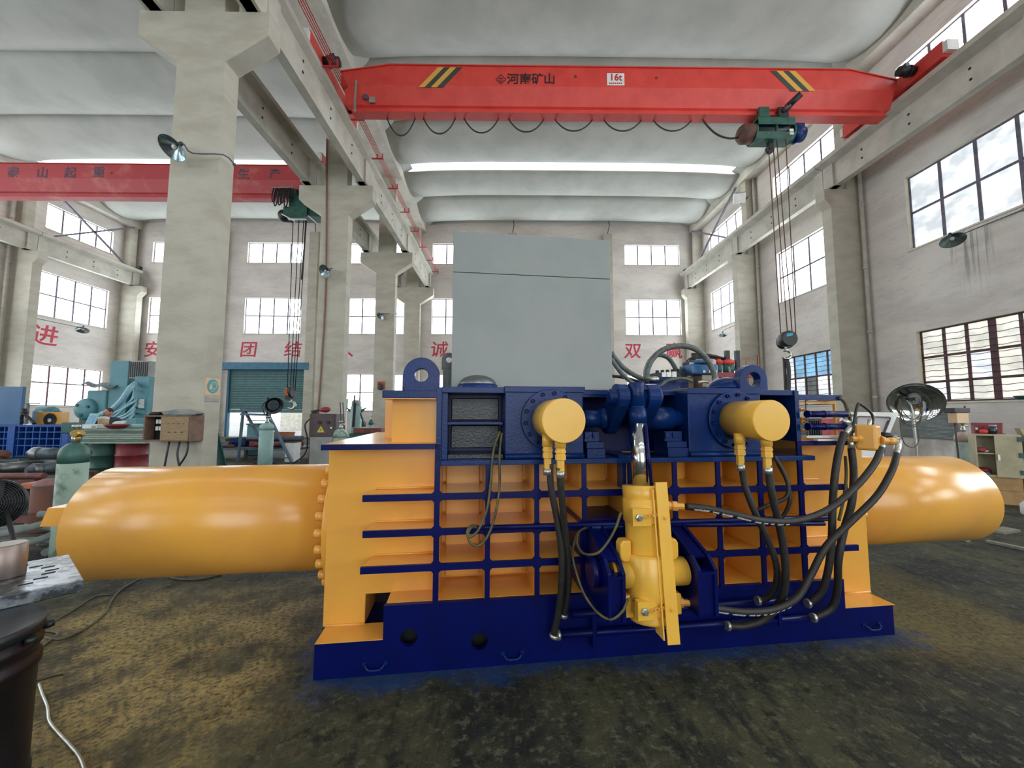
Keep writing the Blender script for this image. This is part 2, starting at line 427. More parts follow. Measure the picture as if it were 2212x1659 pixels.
class Wall:
    """A straight wall; a runs along it, d is the depth outwards from the inner face."""
    def __init__(s, axis, plane, out): s.axis, s.plane, s.out = axis, plane, out
    def box(s, mb, a0, a1, d0, d1, z0, z1):
        e0, e1 = sorted((s.plane + s.out * d0, s.plane + s.out * d1))
        if s.axis == 'x': mb.box(e0, e1, a0, a1, z0, z1)
        else: mb.box(a0, a1, e0, e1, z0, z1)
        return mb
    def pt(s, a, d, z):
        e = s.plane + s.out * d
        return (e, a, z) if s.axis == 'x' else (a, e, z)
WR, WL, WF, WB = Wall('x', XR, 1), Wall('x', XL, -1), Wall('y', YF, 1), Wall('y', YB, -1)
def wall(name, W, a0, a1, holes, z1=15.9):
    A = sorted({a0, a1} | {h[0] for h in holes} | {h[1] for h in holes})
    Z = sorted({0, z1} | {h[2] for h in holes} | {h[3] for h in holes})
    mb = MB()
    for i in range(len(A) - 1):
        ca = (A[i] + A[i+1]) / 2; run = None
        for j in range(len(Z) - 1):
            cz = (Z[j] + Z[j+1]) / 2
            solid = not any(h[0] < ca < h[1] and h[2] < cz < h[3] for h in holes)
            if solid and run is None: run = Z[j]
            if not solid and run is not None: W.box(mb, A[i], A[i+1], 0, .3, run, Z[j]); run = None
        if run is not None: W.box(mb, A[i], A[i+1], 0, .3, run, Z[-1])
    tag(mb.build(name, M['wall']), kind='structure')

NWIN = [0]
def window(W, a0, a1, z0, z1, cols=4, rows=1, glass='glass', frame='frame', bars=0, plain=False, pick=None, acuts=None, zcuts=None, thick=()):
    NWIN[0] += 1
    root = struct('window_%d' % NWIN[0])
    A = acuts or [a0 + (a1 - a0) * i / cols for i in range(cols + 1)]
    Z = zcuts or [z0 + (z1 - z0) * i / rows for i in range(rows + 1)]
    if plain:
        W.box(MB(), a0, a1, .17, .18, z0, z1).build('pane', M[glass], root); return root
    fm = MB(); b = .05
    W.box(fm, a0, a1, .13, .2, z0, z0 + b); W.box(fm, a0, a1, .13, .2, z1 - b, z1)
    W.box(fm, a0, a0 + b, .13, .2, z0 + b, z1 - b); W.box(fm, a1 - b, a1, .13, .2, z0 + b, z1 - b)
    fm.build('window_frame', M[frame], root)
    for i, a in enumerate(A[1:-1]):
        h = .085 if i in thick else .042
        W.box(MB(), a - h, a + h, .14, .2, z0 + b, z1 - b).build('mullion', M[frame], root)
    for z in Z[1:-1]: W.box(MB(), a0 + b, a1 - b, .145, .195, z - .036, z + .036).build('glazing_bar', M[frame], root)
    for i in range(len(A) - 1):
        for j in range(len(Z) - 1):
            g = pick(i, j) if pick else glass
            W.box(MB(), A[i] + .01, A[i+1] - .01, .165, .172, Z[j] + .01, Z[j+1] - .01).build('pane', M[g], root)
    # plaster reveal and sill
    rv = MB(); t = .012
    W.box(rv, a0, a0 + t, .001, .13, z0, z1); W.box(rv, a1 - t, a1, .001, .13, z0, z1)
    W.box(rv, a0 + t, a1 - t, .001, .13, z1 - t, z1)
    rv.build('reveal', M['reveal'], root)
    W.box(MB(), a0 - .03, a1 + .03, -.04, .13, z0 - .05, z0).build('sill', M['reveal'], root)
    for k in range(bars):
        z = z0 + .07 + (z1 - z0 - .12) * k / (bars - 1)
        pts = []
        n = 14
        for i in range(n + 1):
            a = a0 + .03 + (a1 - a0 - .06) * i / n
            pts.append(W.pt(a, .1, z + (.014 if i % 2 else -.014) * (k % 3 != 0)))
        MB().tube(pts, .009, 5, 1).build('security_bar', M['frame_rust'], root)
    return root
UP, MID, LOW = (12.05, 13.52), (7.05, 9.57), (1.98, 4.30)
# right wall: window bays, from the far end to behind the camera
bays_r = [(21.25, 25.08), (14.95, 18.76), (8.72, 12.48), (2.5, 6.25), (-3.75, 0), (-10, -6.25)]
wall('wall_right', WR, YB - .3, YF, [(a, b, *z) for a, b in bays_r for z in (UP, MID, LOW)])
for k, (a, b) in enumerate(bays_r):
    far = k > 2
    window(WR, a, b, *UP, 4, 1, plain=far)
    if k == 2:
        window(WR, a, b, *MID, 4, 2, frame='frame', pick=lambda i, j: 'glass_dirty')
        window(WR, a, b, *LOW, frame='frame_rust', bars=13, acuts=[a, 9.35, 9.97, 10.59, 11.2, 11.8, b], zcuts=[LOW[0], 2.62, 3.42, LOW[1]], thick=(2,), pick=lambda i, j: 'glass_dirty' if (i * 3 + j) % 5 == 0 else 'glass_yellow')
    elif k == 1:
        window(WR, a, b, *MID, 4, 2)
        window(WR, a, b, *LOW, frame='frame_rust', bars=12, acuts=[a, a+.63, a+1.27, a+1.9, a+2.54, a+3.17, b], zcuts=[LOW[0], 2.35, 3.25, LOW[1]],
               pick=lambda i, j: 'glass_blue' if j == 2 and i < 5 else ('glass_dark' if (i, j) in ((3, 1), (1, 0), (2, 0)) else 'glass_dirty'))
    else:
        window(WR, a, b, *MID, 4, 2, plain=far)
        window(WR, a, b, *LOW, 4, 3, plain=far, frame='frame_rust')
bays_l = [(21.52, 25.26), (15.2, 18.95), (8.95, 12.7), (2.7, 6.4), (-3.5, .2), (-9.8, -6)]
wall('wall_left', WL, YB - .3, YF, [(a, b, *z) for a, b in bays_l for z in (UP, MID, LOW)])
for k, (a, b) in enumerate(bays_l):
    window(WL, a, b, 11.72 if 0 else UP[0], UP[1], 4, 1, plain=k > 0)
    window(WL, a, b, *MID, 4, 2, plain=k > 0)
    window(WL, a, b, *LOW, 4, 1, plain=k > 0, frame='frame_rust', zcuts=[LOW[0], 3.3, LOW[1]])
wf = [-24.8, -18.22, -11.12, -5.32, 1.5, 8.21]
door = (-19.0, -13.7, 0, 4.62)
holes = [(a, a + 3.9, *z) for a in wf for z in (UP, MID)] + [(a, a + 3.9, 1.75, 4.27) for a in wf if a != -18.22] + [door]
wall('wall_far', WF, XL - .3, XR + .3, holes)
for a in wf:
    window(WF, a, a + 3.9, *UP, 4, 1); window(WF, a, a + 3.9, *MID, 4, 2)
    if a != -18.22: window(WF, a, a + 3.9, 1.75, 4.27, 4, 2, frame='frame_rust')
hb = [(-20.5, -10.5, 0, 8), (-1.6, 8.4, 0, 8)]
wall('wall_near', WB, XL - .3, XR + .3, hb)
# gable posts on the far wall with their tie rods
for i, x in enumerate((.3, 6.95, -13.45, -19.85)):
    t = struct('trim_%d' % (i + 1))
    MB().box(x - .3, x + .3, YF - .38, YF + .02, 0, 14.15).build('gable_post', M['column'], t)
    MB().tube([(x, YF - .2, 14.1), (x + .1, YF - .5, 14.7), (x, YF - .35, 15.35)], .03, 6, 1).build('tie_rod', M['rust'], t)

# roller shutter in the far wall, raised a little
d = struct('door_1')
SH0, SH1 = 1.62, 4.5
sl = MB().box(-2.62, 2.62, .0, .015, .0, .1165)
sl.prism([(.0, .02), (.0, .105), (-.035, .09), (-.035, .045)], 'yz', -2.62, 2.62)
s0 = sl.build('shutter_slat', M['shutter'], d, (-16.35, YF + .1, SH0 + .25))
for k in range(1, 23): share(s0, 'shutter_slat', d, (-16.35, YF + .1, SH0 + .25 + k * .116))
MB().box(-18.97, -13.73, YF + .07, YF + .13, SH0, SH0 + .24).build('bottom_rail', M['shutter'], d)
MB().box(-19.25, -13.45, YF - .42, YF + .1, 4.52, 5.0).build('shutter_hood', M['shutter_head'], d, bev=.02)
for x in (-19.04, -13.66): MB().box(x - .07, x + .07, YF - .02, YF + .2, 0, 4.55).build('guide_rail', M['shutter_head'], d)
yard = struct('trim_5'); MB().box(-22, -11, 38, 38.3, 0, 3.4).build('yard_wall', mat('yard_wall_plaster', 'c8c2b4', 'aaa394', .9), yard)

# columns of the middle row carry two crane beams each
cols_y = (7.95, 14.3, 20.4, 26.15, 2.1, -4.0, -10.1)
prof = [(-7.0, 0), (-5.98, 0), (-5.98, 9.0), (-5.1, 9.6), (-5.1, 10.15), (-6.06, 10.15), (-6.06, 14.4), (-6.92, 14.4), (-6.92, 10.15), (-7.86, 10.15), (-7.86, 9.6), (-7.0, 9.0)]
cm = None
for y in cols_y:
    if cm is None:
        cm = MB().prism(prof, 'xz', -.21, .21).build('column', M['column'], None, (0, y, 0), bev=.015)
    else:
        c = cm.copy(); COL.objects.link(c); c.location = (0, y, 0)
for o in [o for o in bpy.data.objects if o.name.startswith('column')]: o['kind'] = 'structure'
pr = [(12.25, 0), (13.42, 0), (13.42, 14.4), (12.9, 14.4), (12.9, 10.15), (12.02, 10.15), (12.02, 9.75), (12.25, 9.45)]
pl = [(-25.02, 0), (-26.17, 0), (-26.17, 14.4), (-25.65, 14.4), (-25.65, 10.15), (-24.75, 10.15), (-24.75, 9.75), (-25.02, 9.45)]
for pts in (pr, pl):
    first = None
    for y in cols_y:
        if first is None: first = MB().prism(pts, 'xz', -.22, .22).build('wall_column', M['column'], None, (0, y, 0), bev=.015); first['kind'] = 'structure'
        else:
            c = first.copy(); COL.objects.link(c); c.location = (0, y, 0)
# crane beams: T section, one length per bay, and a rail on top
hole = MB().cyl((0, 0, 0), (.012, 0, 0), .035, None, 8)
def beam_run(xc, wx0, wx1, fx0, fx1, side):
    r = struct('crane_beam')
    ends = sorted(cols_y) + [29]
    h0 = None
    for a, b in zip([YB] + sorted(cols_y), sorted(cols_y) + [26.5]):
        if b - a < .5: continue
        g = .012
        mb = MB().prism([(wx0, 10.15), (wx1, 10.15), (wx1, 11.0), (fx1, 11.08), (fx1, 11.24), (fx0, 11.24), (fx0, 11.08), (wx0, 11.0)], 'xz', a + g, b - g)
        mb.box(wx0 - .07, wx1 + .07, a + g, a + .45, 10.15, 11.02).box(wx0 - .07, wx1 + .07, b - .45, b - g, 10.15, 11.02)
        mb.build('beam_length', M['beam'], r)
        for k in range(3):
            for z in (10.45, 10.75):
                x = wx1 if side > 0 else wx0 - .012
                q = (x, a + (b - a) * (k + 1) / 4, z)
                if b < 5: continue
                if h0 is None: h0 = hole.build('bolt_hole', M['void'], r, q)
                else: share(h0, 'bolt_hole', r, q)
    MB().box(xc - .035, xc + .035, YB, 26.4, 11.24, 11.37).build('crane_rail', M['conductor'], r)
    MB().box(xc - .09, xc + .09, 26.1, 26.35, 11.24, 11.6).build('end_stop', M['black'], r)
    return r
b1 = beam_run(-5.48, -5.6, -5.36, -5.8, -5.17, 1)
beam_run(-7.52, -7.64, -7.4, -7.83, -7.2, 1)
beam_run(12.3, 12.25, 12.49, 11.9, 12.62, -1)
beam_run(-25.25, -25.42, -25.18, -25.6, -24.9, 1)
# current rails on brackets along the middle crane beam
cr = struct('conductor_rail')
for k in range(4): MB().box(-4.93 + k * .045, -4.915 + k * .045, YB, 26.3, 11.2 + k * .02, 11.225 + k * .02).build('current_bar', M['conductor'], cr)
brk = MB().box(-5.14, -4.7, -.03, .03, 11.13, 11.16).box(-4.95, -4.92, -.04, .04, 11.16, 11.3).box(-4.75, -4.72, -.04, .04, 11.16, 11.34)
b0 = brk.build('bracket', M['conductor'], cr, (0, 6.2, 0))
for k in range(1, 11): share(b0, 'bracket', cr, (0, 6.2 + k * 1.95, 0))

# roof: long beams on the columns, saddle shells spanning between them, one strip of roof glass, plus unseen strips added as fill
for n, (x0, x1) in enumerate(((12.8, 13.4), (-7.1, -5.76), (-26.15, -25.55))):
    tag(MB().box(x0, x1, YB, YF, 14.3, 15.0).build('roof_beam', M['beam'], bev=.03), kind='structure')
ceil = struct('ceiling')
def shell(xa, xb, yc, y0, y1):
    nx, ny = 12, 10
    mb = MB(); xm = (xa + xb) / 2; hw = (xb - xa) / 2
    vs = []
    for i in range(nx + 1):
        x = xa + (xb - xa) * i / nx
        for j in range(ny + 1):
            y = y0 + (y1 - y0) * j / ny
            q = (x - xm) / hw
            vs.append((x, y, 14.64 + .47 * ((y - yc) / 1.575) ** 2 - .16 * q ** 6 + .04 * (1 - q * q)))
    mb.add(vs, [(i*(ny+1)+j, (i+1)*(ny+1)+j, (i+1)*(ny+1)+j+1, i*(ny+1)+j+1) for i in range(nx) for j in range(ny)], True)
    o = mb.build('roof_shell', M['shell'], ceil)
    k = o.modifiers.new('thickness', 'SOLIDIFY'); k.thickness = .06; k.offset = 1
for (xa, xb) in ((-5.8, 12.9), (-25.7, -7.0)):
    for k in range(-8, 5):
        yc = 15.375 + 3.15 * k
        y0, y1 = yc - 1.575, yc + 1.575
        if k in (1, -4, -8): y1 -= .12
        if k in (2, -3, -7): y0 += .36
        shell(xa, xb, yc, y0, y1)
    n = 16
    for i in range(n):
        a = xa + .6 + (xb - xa - 1.2) * i / n; b = xa + .6 + (xb - xa - 1.2) * (i + 1) / n
        MB().box(a + .035, b - .035, 19.96, 20.5, 15.13, 15.15).build('roof_pane', M['skylight'], ceil)
    for ys in (19.9, 4.15, -8.45):
        MB().box(xa, xb, ys, ys + .65, 15.3, 15.4).build('sky_block_slab', M['shell'], ceil)  # slab added above the panes to block the sky
        if ys < 20: MB().box(xa + .6, xb - .6, ys + .06, ys + .6, 15.13, 15.15).build('roof_pane', M['skylight_fill'], ceil)  # added glowing strips, unseen overhead and behind the camera, to brighten the hall
    # wedge ends of the shells on the beams
    for s, x in ((1, xa), (-1, xb)):
        for k in range(-3, 5):
            y = 13.8 + 3.15 * k
            wv = [(x - s * .1, y - .55, 14.72), (x - s * .1, y + .55, 14.72), (x - s * .1, y + .55, 15.0), (x - s * .1, y - .55, 15.0), (x + s * .55, y + .35, 14.98), (x + s * .5, y - .4, 14.98)]
            MB().add(wv, [(0, 1, 2, 3), (0, 4, 1), (1, 4, 2), (2, 4, 5, 3), (3, 5, 0), (0, 5, 4)]).build('shell_end', M['shell'], ceil)

# wall slogans in red paint
sg = struct('trim_6')
def slogan(ch, p, size=1.15, W='f'):
    if W == 'f': lettering('slogan_character', ch, size, M['paintred'], sg, (p.x, YF - .004, p.z), (1, 0, 0), (0, 0, 1), .004, .012, 1.06, .08)
    else: lettering('slogan_character', ch, size, M['paintred'], sg, (XL + .004, p.y, p.z), (0, 1, 0), (0, 0, 1), .004, .012, 1.1, .08)
for ch, x, y in (('安', 329, 757), ('团', 536, 757), ('结', 632, 757), ('人', 745, 757), ('诚', 948, 757), ('双', 1366, 760), ('赢', 1455, 760)):
    slogan(ch, P(x, y, YF))
slogan('进', PX(95, 727, XL), 1.25, 'l')
# downpipes beside the wall columns, diagonal braces, a pipe on the second column
def pipe(name, x, y, m, r=.07):
    o = MB().cyl((0, 0, 0), (0, 0, 14.3), r, None, 10)
    for z in (2.2, 4.6, 7.0, 9.4, 11.8): o.cyl((0, 0, z - .06), (0, 0, z + .06), r * 1.25, None, 10)
    q = o.build(name, m, None, (x, y, 0)); q['kind'] = 'structure'
pipe('downpipe', 13.25, 20.02, M['pipe_w']); pipe('downpipe', 13.25, 13.9, M['pipe_w']); pipe('downpipe', -25.95, 19.9, M['pipe_w'])
for (a, b) in (((12.7, 25.9, 14.2), (12.7, 20.9, 11.3)), ((12.7, 20.7, 14.2), (12.7, 25.6, 11.5)), ((-25.5, 25.9, 14.2), (-25.5, 21.3, 11.4)), ((-25.5, 20.8, 14.3), (-25.5, 25.6, 11.4))):
    tag(MB().bar(a, b, .09, .09).build('brace', M['frame']), kind='structure')
tag(MB().tube([P(706, 300, 14.05), P(704, 600, 14.05), P(696, 760, 14.05), P(686, 905, 14.05)], .03, 6, 3).build('conduit', M['pipe_b']), kind='structure')
# ------------------------------------------------------------------ the baling press (u along its front, v into it, z up)
press = thing('baling_press', 'large yellow and navy hydraulic scrap baling press with a ribbed grid front', 'baling press', BO, BA)
NV, BL, YE = M['navy'], M['blue'], M['yellow']
DEP = 1.6
# base: low front plate with a raised middle, two round holes, yellow ledges
def circ(cx, cz, r, n=20, a0=0): return [(cx + r * math.cos(a0 + 2*pi*i/n), cz + r * math.sin(a0 + 2*pi*i/n)) for i in range(n)]
bp = MB().box(0, 4.01, .2, DEP, 0, .19)
bp.box(0, .03, .03, .2, 0, .19).box(3.98, 4.01, .03, .2, 0, .19)
bp.build('base_frame', NV, press)
outl = [(0, 0), (4.01, 0), (4.01, .205), (3.62, .205), (3.62, .407), (.40, .407), (.40, .205), (0, .205)]
# front plate, cut into strips round the two holes
fp = MB()
hx = [(.555, .208), (.995, .156)]
def hole_panel(mb, u0, u1, z0, z1, cu, cz, r, v0, v1):
    n = 24; inner = circ(cu, cz, r, n, 0); outer = []
    for (x, z) in inner:
        dx, dz = x - cu, z - cz
        k = min([(u1 - cu) / dx if dx > 1e-6 else 9e9, (u0 - cu) / dx if dx < -1e-6 else 9e9, (z1 - cz) / dz if dz > 1e-6 else 9e9, (z0 - cz) / dz if dz < -1e-6 else 9e9])
        outer.append((cu + dx * k, cz + dz * k))
    mb.ring(outer, inner, 'xz', v0, v1)
    for (cx, cz2) in ((u0, z0), (u1, z0), (u1, z1), (u0, z1)):   # corner fillers
        near = sorted(outer, key=lambda q: (q[0]-cx)**2 + (q[1]-cz2)**2)
        a = [q for q in near if abs(q[0]-cx) < 1e-6][:1]; b = [q for q in near if abs(q[1]-cz2) < 1e-6][:1]
        if a and b and (a[0] != b[0]):
            tri = [(cx, cz2), a[0], b[0]]
            mb.prism(tri, 'xz', v0, v1)
fp.box(0, .40, -.004, .03, 0, .205)
hole_panel(fp, .40, .775, 0, .407, .555, .208, .053, -.004, .03)
hole_panel(fp, .775, 1.215, 0, .407, .995, .156, .053, -.004, .03)
fp.box(1.215, 3.62, -.004, .03, 0, .407).box(3.62, 4.01, -.004, .03, 0, .205)
fp.build('front_plate', NV, press)
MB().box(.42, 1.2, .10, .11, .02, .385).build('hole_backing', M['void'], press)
for q_ in ((0, .4, -.002, .2, .205, .209), (3.62, 4.03, -.002, .2, .205, .209)): MB().box(*q_).build('base_ledge', YE, press)
MB().box(.41, 3.62, .03, .4, .39, .409).build('sill_plate', YE, press)
for hu, hz in ((.358, .061), (1.206, .062), (3.818, .073)):
    h = MB().tube([(hu - .062, -.006, hz + .012), (hu - .05, -.03, hz + .004), (hu - .03, -.034, hz - .012), (hu + .03, -.034, hz - .012), (hu + .05, -.03, hz + .004), (hu + .062, -.006, hz + .012)], .006, 6, 3)
    h.box(hu - .075, hu - .05, -.012, -.004, hz + .002, hz + .022).box(hu + .05, hu + .075, -.012, -.004, hz + .002, hz + .022)
    h.build('handle', M['blue'], press)
# yellow end plates, with a slot near the left foot
ep = MB().prism([(-.02, .205), (.245, .205), (.245, .40), (.42, .40), (.42, .205), (.72, .205), (.72, 1.37), (-.02, 1.37)], 'xz', .19, DEP)
ep.build('end_block', YE, press, bev=.006)
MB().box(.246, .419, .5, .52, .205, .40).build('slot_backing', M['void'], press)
MB().box(3.30, 4.06, .19, DEP, .205, 1.37).build('end_block', YE, press, bev=.006)
# weld seams along the feet and shelves
def weld(u0, u1, v, z, r=.011):
    return MB().tube([(u0, v, z), (u1, v, z)], r, 6, 1)
wl = weld(0, .245, .19, .213); wl.tube([(3.82, .19, .213), (4.05, .19, .213)], .011, 6, 1); wl.build('weld_seam', YE, press)
# cell backs, dividers, shelves
MB().box(.72, 3.32, .385, .40, .40, 1.30).build('back_panel', YE, press)
for k in range(8):
    u = .715 + .3255 * k
    MB().box(u + .04, u + .29, .36, .385, .42, 1.24).build('chamber_plate', YE, press, bev=.008)
def post(u, z0, z1, w=.03, v1=.385):
    q = MB().box(u - w/2, u + w/2, 0, v1, z0, z1).build('post', YE, press)
    MB().box(u - w/2 - .001, u + w/2 + .001, -.012, .004, z0, z1).build('post_edge', NV, q)
for k in range(1, 8):
    u = .715 + .3255 * k
    post(u, .40, 1.265)
for u in (.715, 3.315): post(u, .40, 1.40, .034, .385)
SHELF = [(1.066, .255, 3.69), (.846, .262, 3.55), (.628, .254, 3.75)]
for z, u0, u1 in SHELF:
    mb = MB().box(.70, 3.33, .002, .385, z - .02, z + .018)
    mb.prism([(u0 + .012, .002), (.72, .002), (.72, .195), (u0 + .03, .195)], 'xy', z - .02, z + .018)
    mb.prism([(3.31, .002), (u1 - .012, .002), (u1 - .03, .195), (3.31, .195)], 'xy', z - .02, z + .018)
    q = mb.build('shelf', YE, press)
    MB().box(u0, u1, -.013, .005, z - .022, z + .020).build('shelf_edge', NV, q)
    g = weld(u0 + .04, .70, .19, z + .024, .009); g.tube([(3.33, .19, z + .024), (u1 - .04, .19, z + .024)], .009, 6, 1)
    for k in range(8):
        ua = .735 + .3255 * k
        g.tube([(ua, .383, z + .024), (ua + .285, .383, z + .024)], .008, 5, 1)
    g.build('weld_seam', YE, q)
# corner gussets where the edges cross
gs = MB()
for z, u0, u1 in SHELF:
    for k in range(9):
        u = .715 + .3255 * k
        for s in (-1, 1):
            for t in (-1, 1):
                gs.prism([(u + s*.014, z + t*.018), (u + s*.036, z + t*.018), (u + s*.014, z + t*.040)][::s*t], 'xz', -.010, .002)
tag(gs.build('corner_weld', NV, press), kind='stuff')
# deck plates at the ends
for u0, u1 in ((0, .71), (3.315, 3.83)):
    q = MB().box(u0, u1, .004, 1.57, 1.375, 1.405).build('deck_plate', YE, press)
    MB().box(u0 - .004, u1, -.012, .006, 1.368, 1.404).build('deck_edge', NV, q)
# upper left yellow box under its blue cover
MB().prism([(.40, .12), (.70, .10), (.70, .16), (.40, .18)], 'xy', 1.405, 1.70).build('box_side', YE, press)
bx = MB().box(.27, .5, .56, .60, 1.405, 1.70); bx.box(.62, .69, .15, .6, 1.405, 1.70)
bx.build('box_side', YE, press)
MB().ring(circ(.405, 1.545, .052, 20), circ(.405, 1.545, .046, 20), 'xz', .548, .562).build('port_ring', M['rust'], press)
MB().box(.356, .74, -.005, .62, 1.70, 1.748).build('cover_plate', BL, press, bev=.004)
MB().prism([(.36, .01), (.70, .01), (.70, .6), (.36, .6)], 'xy', 1.692, 1.70).build('cover_underside', YE, press)
# upper frame: outer posts, shelf plate, top plate
for u in (.72, 3.315): MB().box(u - .017, u + .017, -.012, .45, 1.29, 1.77).build('frame_post', BL, press, bev=.003)
sp = MB().prism([(.735, -.02), (3.43, -.02), (3.40, .16), (3.33, .4), (.735, .4)], 'xy', 1.262, 1.296)
sp.build('ledge_plate', BL, press, bev=.003)
MB().box(.735, 1.16, 0, .5, 1.735, 1.775).box(3.02, 3.33, 0, .5, 1.735, 1.775).box(1.16, 3.02, .14, .5, 1.735, 1.768).build('top_plate', BL, press, bev=.003)
MB().box(.735, 1.16, .30, .31, 1.296, 1.735).build('compartment_back', NV, press)
MB().box(.79, 1.135, .25, .30, 1.55, 1.71).build('inner_panel', M['teal'], press, bev=.006)
MB().box(.79, 1.135, .25, .30, 1.35, 1.515).build('inner_panel', M['teal'], press, bev=.006)
MB().box(.75, 1.15, .08, .30, 1.522, 1.543).build('compartment_rib', BL, press, bev=.003)
MB().box(.735, .775, .02, .30, 1.296, 1.735).build('compartment_side', BL, press, bev=.003)
MB().box(.775, 1.15, .06, .25, 1.296, 1.325).build('compartment_floor', M['teal'], press, bev=.003)
MB().box(1.15, 3.32, .42, .44, 1.296, 1.735).build('compartment_back', NV, press)
# two blue blocks with bolted flanges and yellow cylinder heads
def head_block(u0, u1, cu, cz, L, R):
    q = MB().box(u0, u1, -.01, .40, 1.315, 1.745).build('head_block', BL, press, bev=.005)
    MB().box(u0 - .005, u1 + .012, -.022, .41, 1.742, 1.782).build('block_cap', BL, q, bev=.003)
    MB().tube([(u0, -.012, 1.315), (u1, -.012, 1.315)], .02, 8, 1).build('weld_seam', BL, q)
    fl = MB().cyl((cu, -.01, cz), (cu, -.035, cz), .205, None, 40).build('flange', BL, press, bev=.004)
    b0 = None
    for k in range(14):
        t = 2 * pi * k / 14 + .12
        c = (cu + .178 * math.cos(t), -.035, cz + .178 * math.sin(t))
        if b0 is None:
            b0 = MB().lathe((0, 0, 0), (0, -1, 0), [(.0135, 0), (.0135, .016), (.008, .016), (.008, .006)], 12).build('socket_bolt', NV, fl, c)
        else: share(b0, 'socket_bolt', fl, c)
    MB().lathe((cu, -.03, cz), (0, -1, 0), [(R, 0), (R, L - .006), (R - .004, L)], 48).build('cylinder_head', M['lemon'], press)
    return fl
C1, C2, HZ = (1.463, 1.558), (2.803, 1.558), -.36
head_block(1.153, 1.69, 1.463, 1.558, .33, .132)
head_block(2.455, 3.02, 2.803, 1.558, .33, .130)
# fittings under the heads
def fitting(u, v, z0, parent=press, dz=-1):
    z = z0
    f = MB().cyl((u, v, z + .04), (u, v, z - .035), .034, None, 16)
    f.lathe((u, v, z - .035), (0, 0, -1), [(.030, 0), (.030, .012), (.034, .014), (.034, .03), (.029, .032), (.029, .04)], 6, False)
    f.lathe((u, v, z - .075), (0, 0, -1), [(.033, 0), (.033, .03), (.024, .034), (.024, .10)], 6, False)
    f.build('hose_fitting', M['lemon'], parent)
    MB().cyl((u, v, z - .17), (u, v, z - .21), .026, None, 14).build('ferrule', M['zinc'], parent)
FIT = [(1.40, -.19, 1.43), (1.455, -.30, 1.43), (2.72, -.17, 1.43), (2.80, -.31, 1.43)]
for f in FIT: fitting(*f)
# shaft, lever arms, tilting cylinder
zs, vs_ = 1.565, .10
for ua, ub in ((1.69, 1.88), (2.20, 2.46)): MB().cyl((ua, vs_, zs), (ub, vs_, zs), .062, None, 24).build('lid_shaft', BL, press)
MB().lathe((1.83, vs_, zs), (1, 0, 0), [(.062, 0), (.078, .03), (.085, .05)], 20).build('shaft_sleeve', BL, press)
MB().cyl((2.19, vs_, zs), (2.38, vs_, zs), .085, None, 24).build('shaft_sleeve', BL, press)
vp, zp = -.10, 1.712
def arm(u0, u1):
    pts = []
    for i in range(12): t = pi * .15 + pi * i / 11; pts.append((vp + .088 * math.cos(t + .35), zp + .088 * math.sin(t + .35)))
    for i in range(10): t = pi * 1.2 + pi * .95 * i / 9; pts.append((vs_ + .11 * math.cos(t), zs + .11 * math.sin(t)))
    return MB().prism(pts, 'yz', u0, u1)
arm(1.88, 1.955).build('lever_arm', BL, press, bev=.008); arm(2.085, 2.175).build('lever_arm', BL, press, bev=.008)
MB().lathe((1.835, vp, zp), (1, 0, 0), [(.035, 0), (.052, .012), (.052, .36), (.04, .37)], 20).build('pivot_pin', BL, press)
rt, rb = Vector((2.02, -.12, 1.80)), Vector((1.996, -.30, .36))
ax = (rb - rt).normalized()
def on(z): return rt + (rb - rt) * ((rt.z - z) / (rt.z - rb.z))
MB().lathe(on(1.80), ax, [(.052, 0), (.056, .01), (.056, .155), (.050, .157), (.050, .165), (.057, .168), (.057, .28)], 24).build('rod_eye', BL, press)
MB().lathe(on(1.735) + Vector((0, -.056, 0)), (0, -1, 0), [(.008, 0), (.006, .002)], 10).build('grease_hole', M['void'], press)
MB().cyl(on(1.53), on(1.1), .058, None, 24).build('piston_rod', M['chrome'], press)
br_ = MB().lathe(on(1.147), ax, [(.118, 0), (.122, .004), (.122, .09), (.118, .094), (.118, .74), (.121, .76), (.118, .775)], 36)
br_.build('cylinder_barrel', M['lemon'], press)
MB().tube([on(1.53) + Vector((.02, -.062, 0)), on(1.14) + Vector((.03, -.07, 0))], .011, 6, 1).build('limit_rod', M['navy'], press)
# clamp bands on the barrel, guard strip, chains
for zz in (1.0, .50):
    c = on(zz)
    q = MB().lathe(c + Vector((0, 0, .07)), ax, [(.124, 0), (.128, .003), (.128, .135), (.124, .138)], 32)
    q.box(c.x - .135, c.x - .02, c.y - .142, c.y - .1, c.z - .06, c.z + .04)
    q.build('clamp_band', M['lemon'], press)
    ch = MB()
    for k in range(5):
        p = c + Vector((-.05 + k * .024, -.152, -.004 + .004 * k))
        ch.tube([p + Vector((-.012, 0, .005)), p + Vector((0, 0, .010)), p + Vector((.014, 0, .005)), p + Vector((.014, 0, -.005)), p + Vector((0, 0, -.010)), p + Vector((-.012, 0, -.005)), p + Vector((-.012, 0, .005))], .0028, 5, 1)
    tag(ch.build('chain', M['yellow'], press), kind='stuff')
    MB().lathe(c + Vector((-.098, -.14, -.01)), (0, -1, 0), [(.022, 0), (.022, .014), (.014, .016), (.014, .03)], 6, False).build('clamp_bolt', M['zinc'], press)
gt, gb = on(1.19) + Vector((.03, -.155, 0)), on(.325) + Vector((.035, -.16, 0))
gd = (gt - gb) / 2
MB().obox((gt + gb) / 2 + Vector((.018, 0, 0)), (.036, 0, 0), (0, .005, 0), gd).obox((gt + gb) / 2 + Vector((-.035, .045, -.01)), (.004, 0, 0), (0, .045, 0), gd * .93).build('guard_angle', M['lemon'], press)
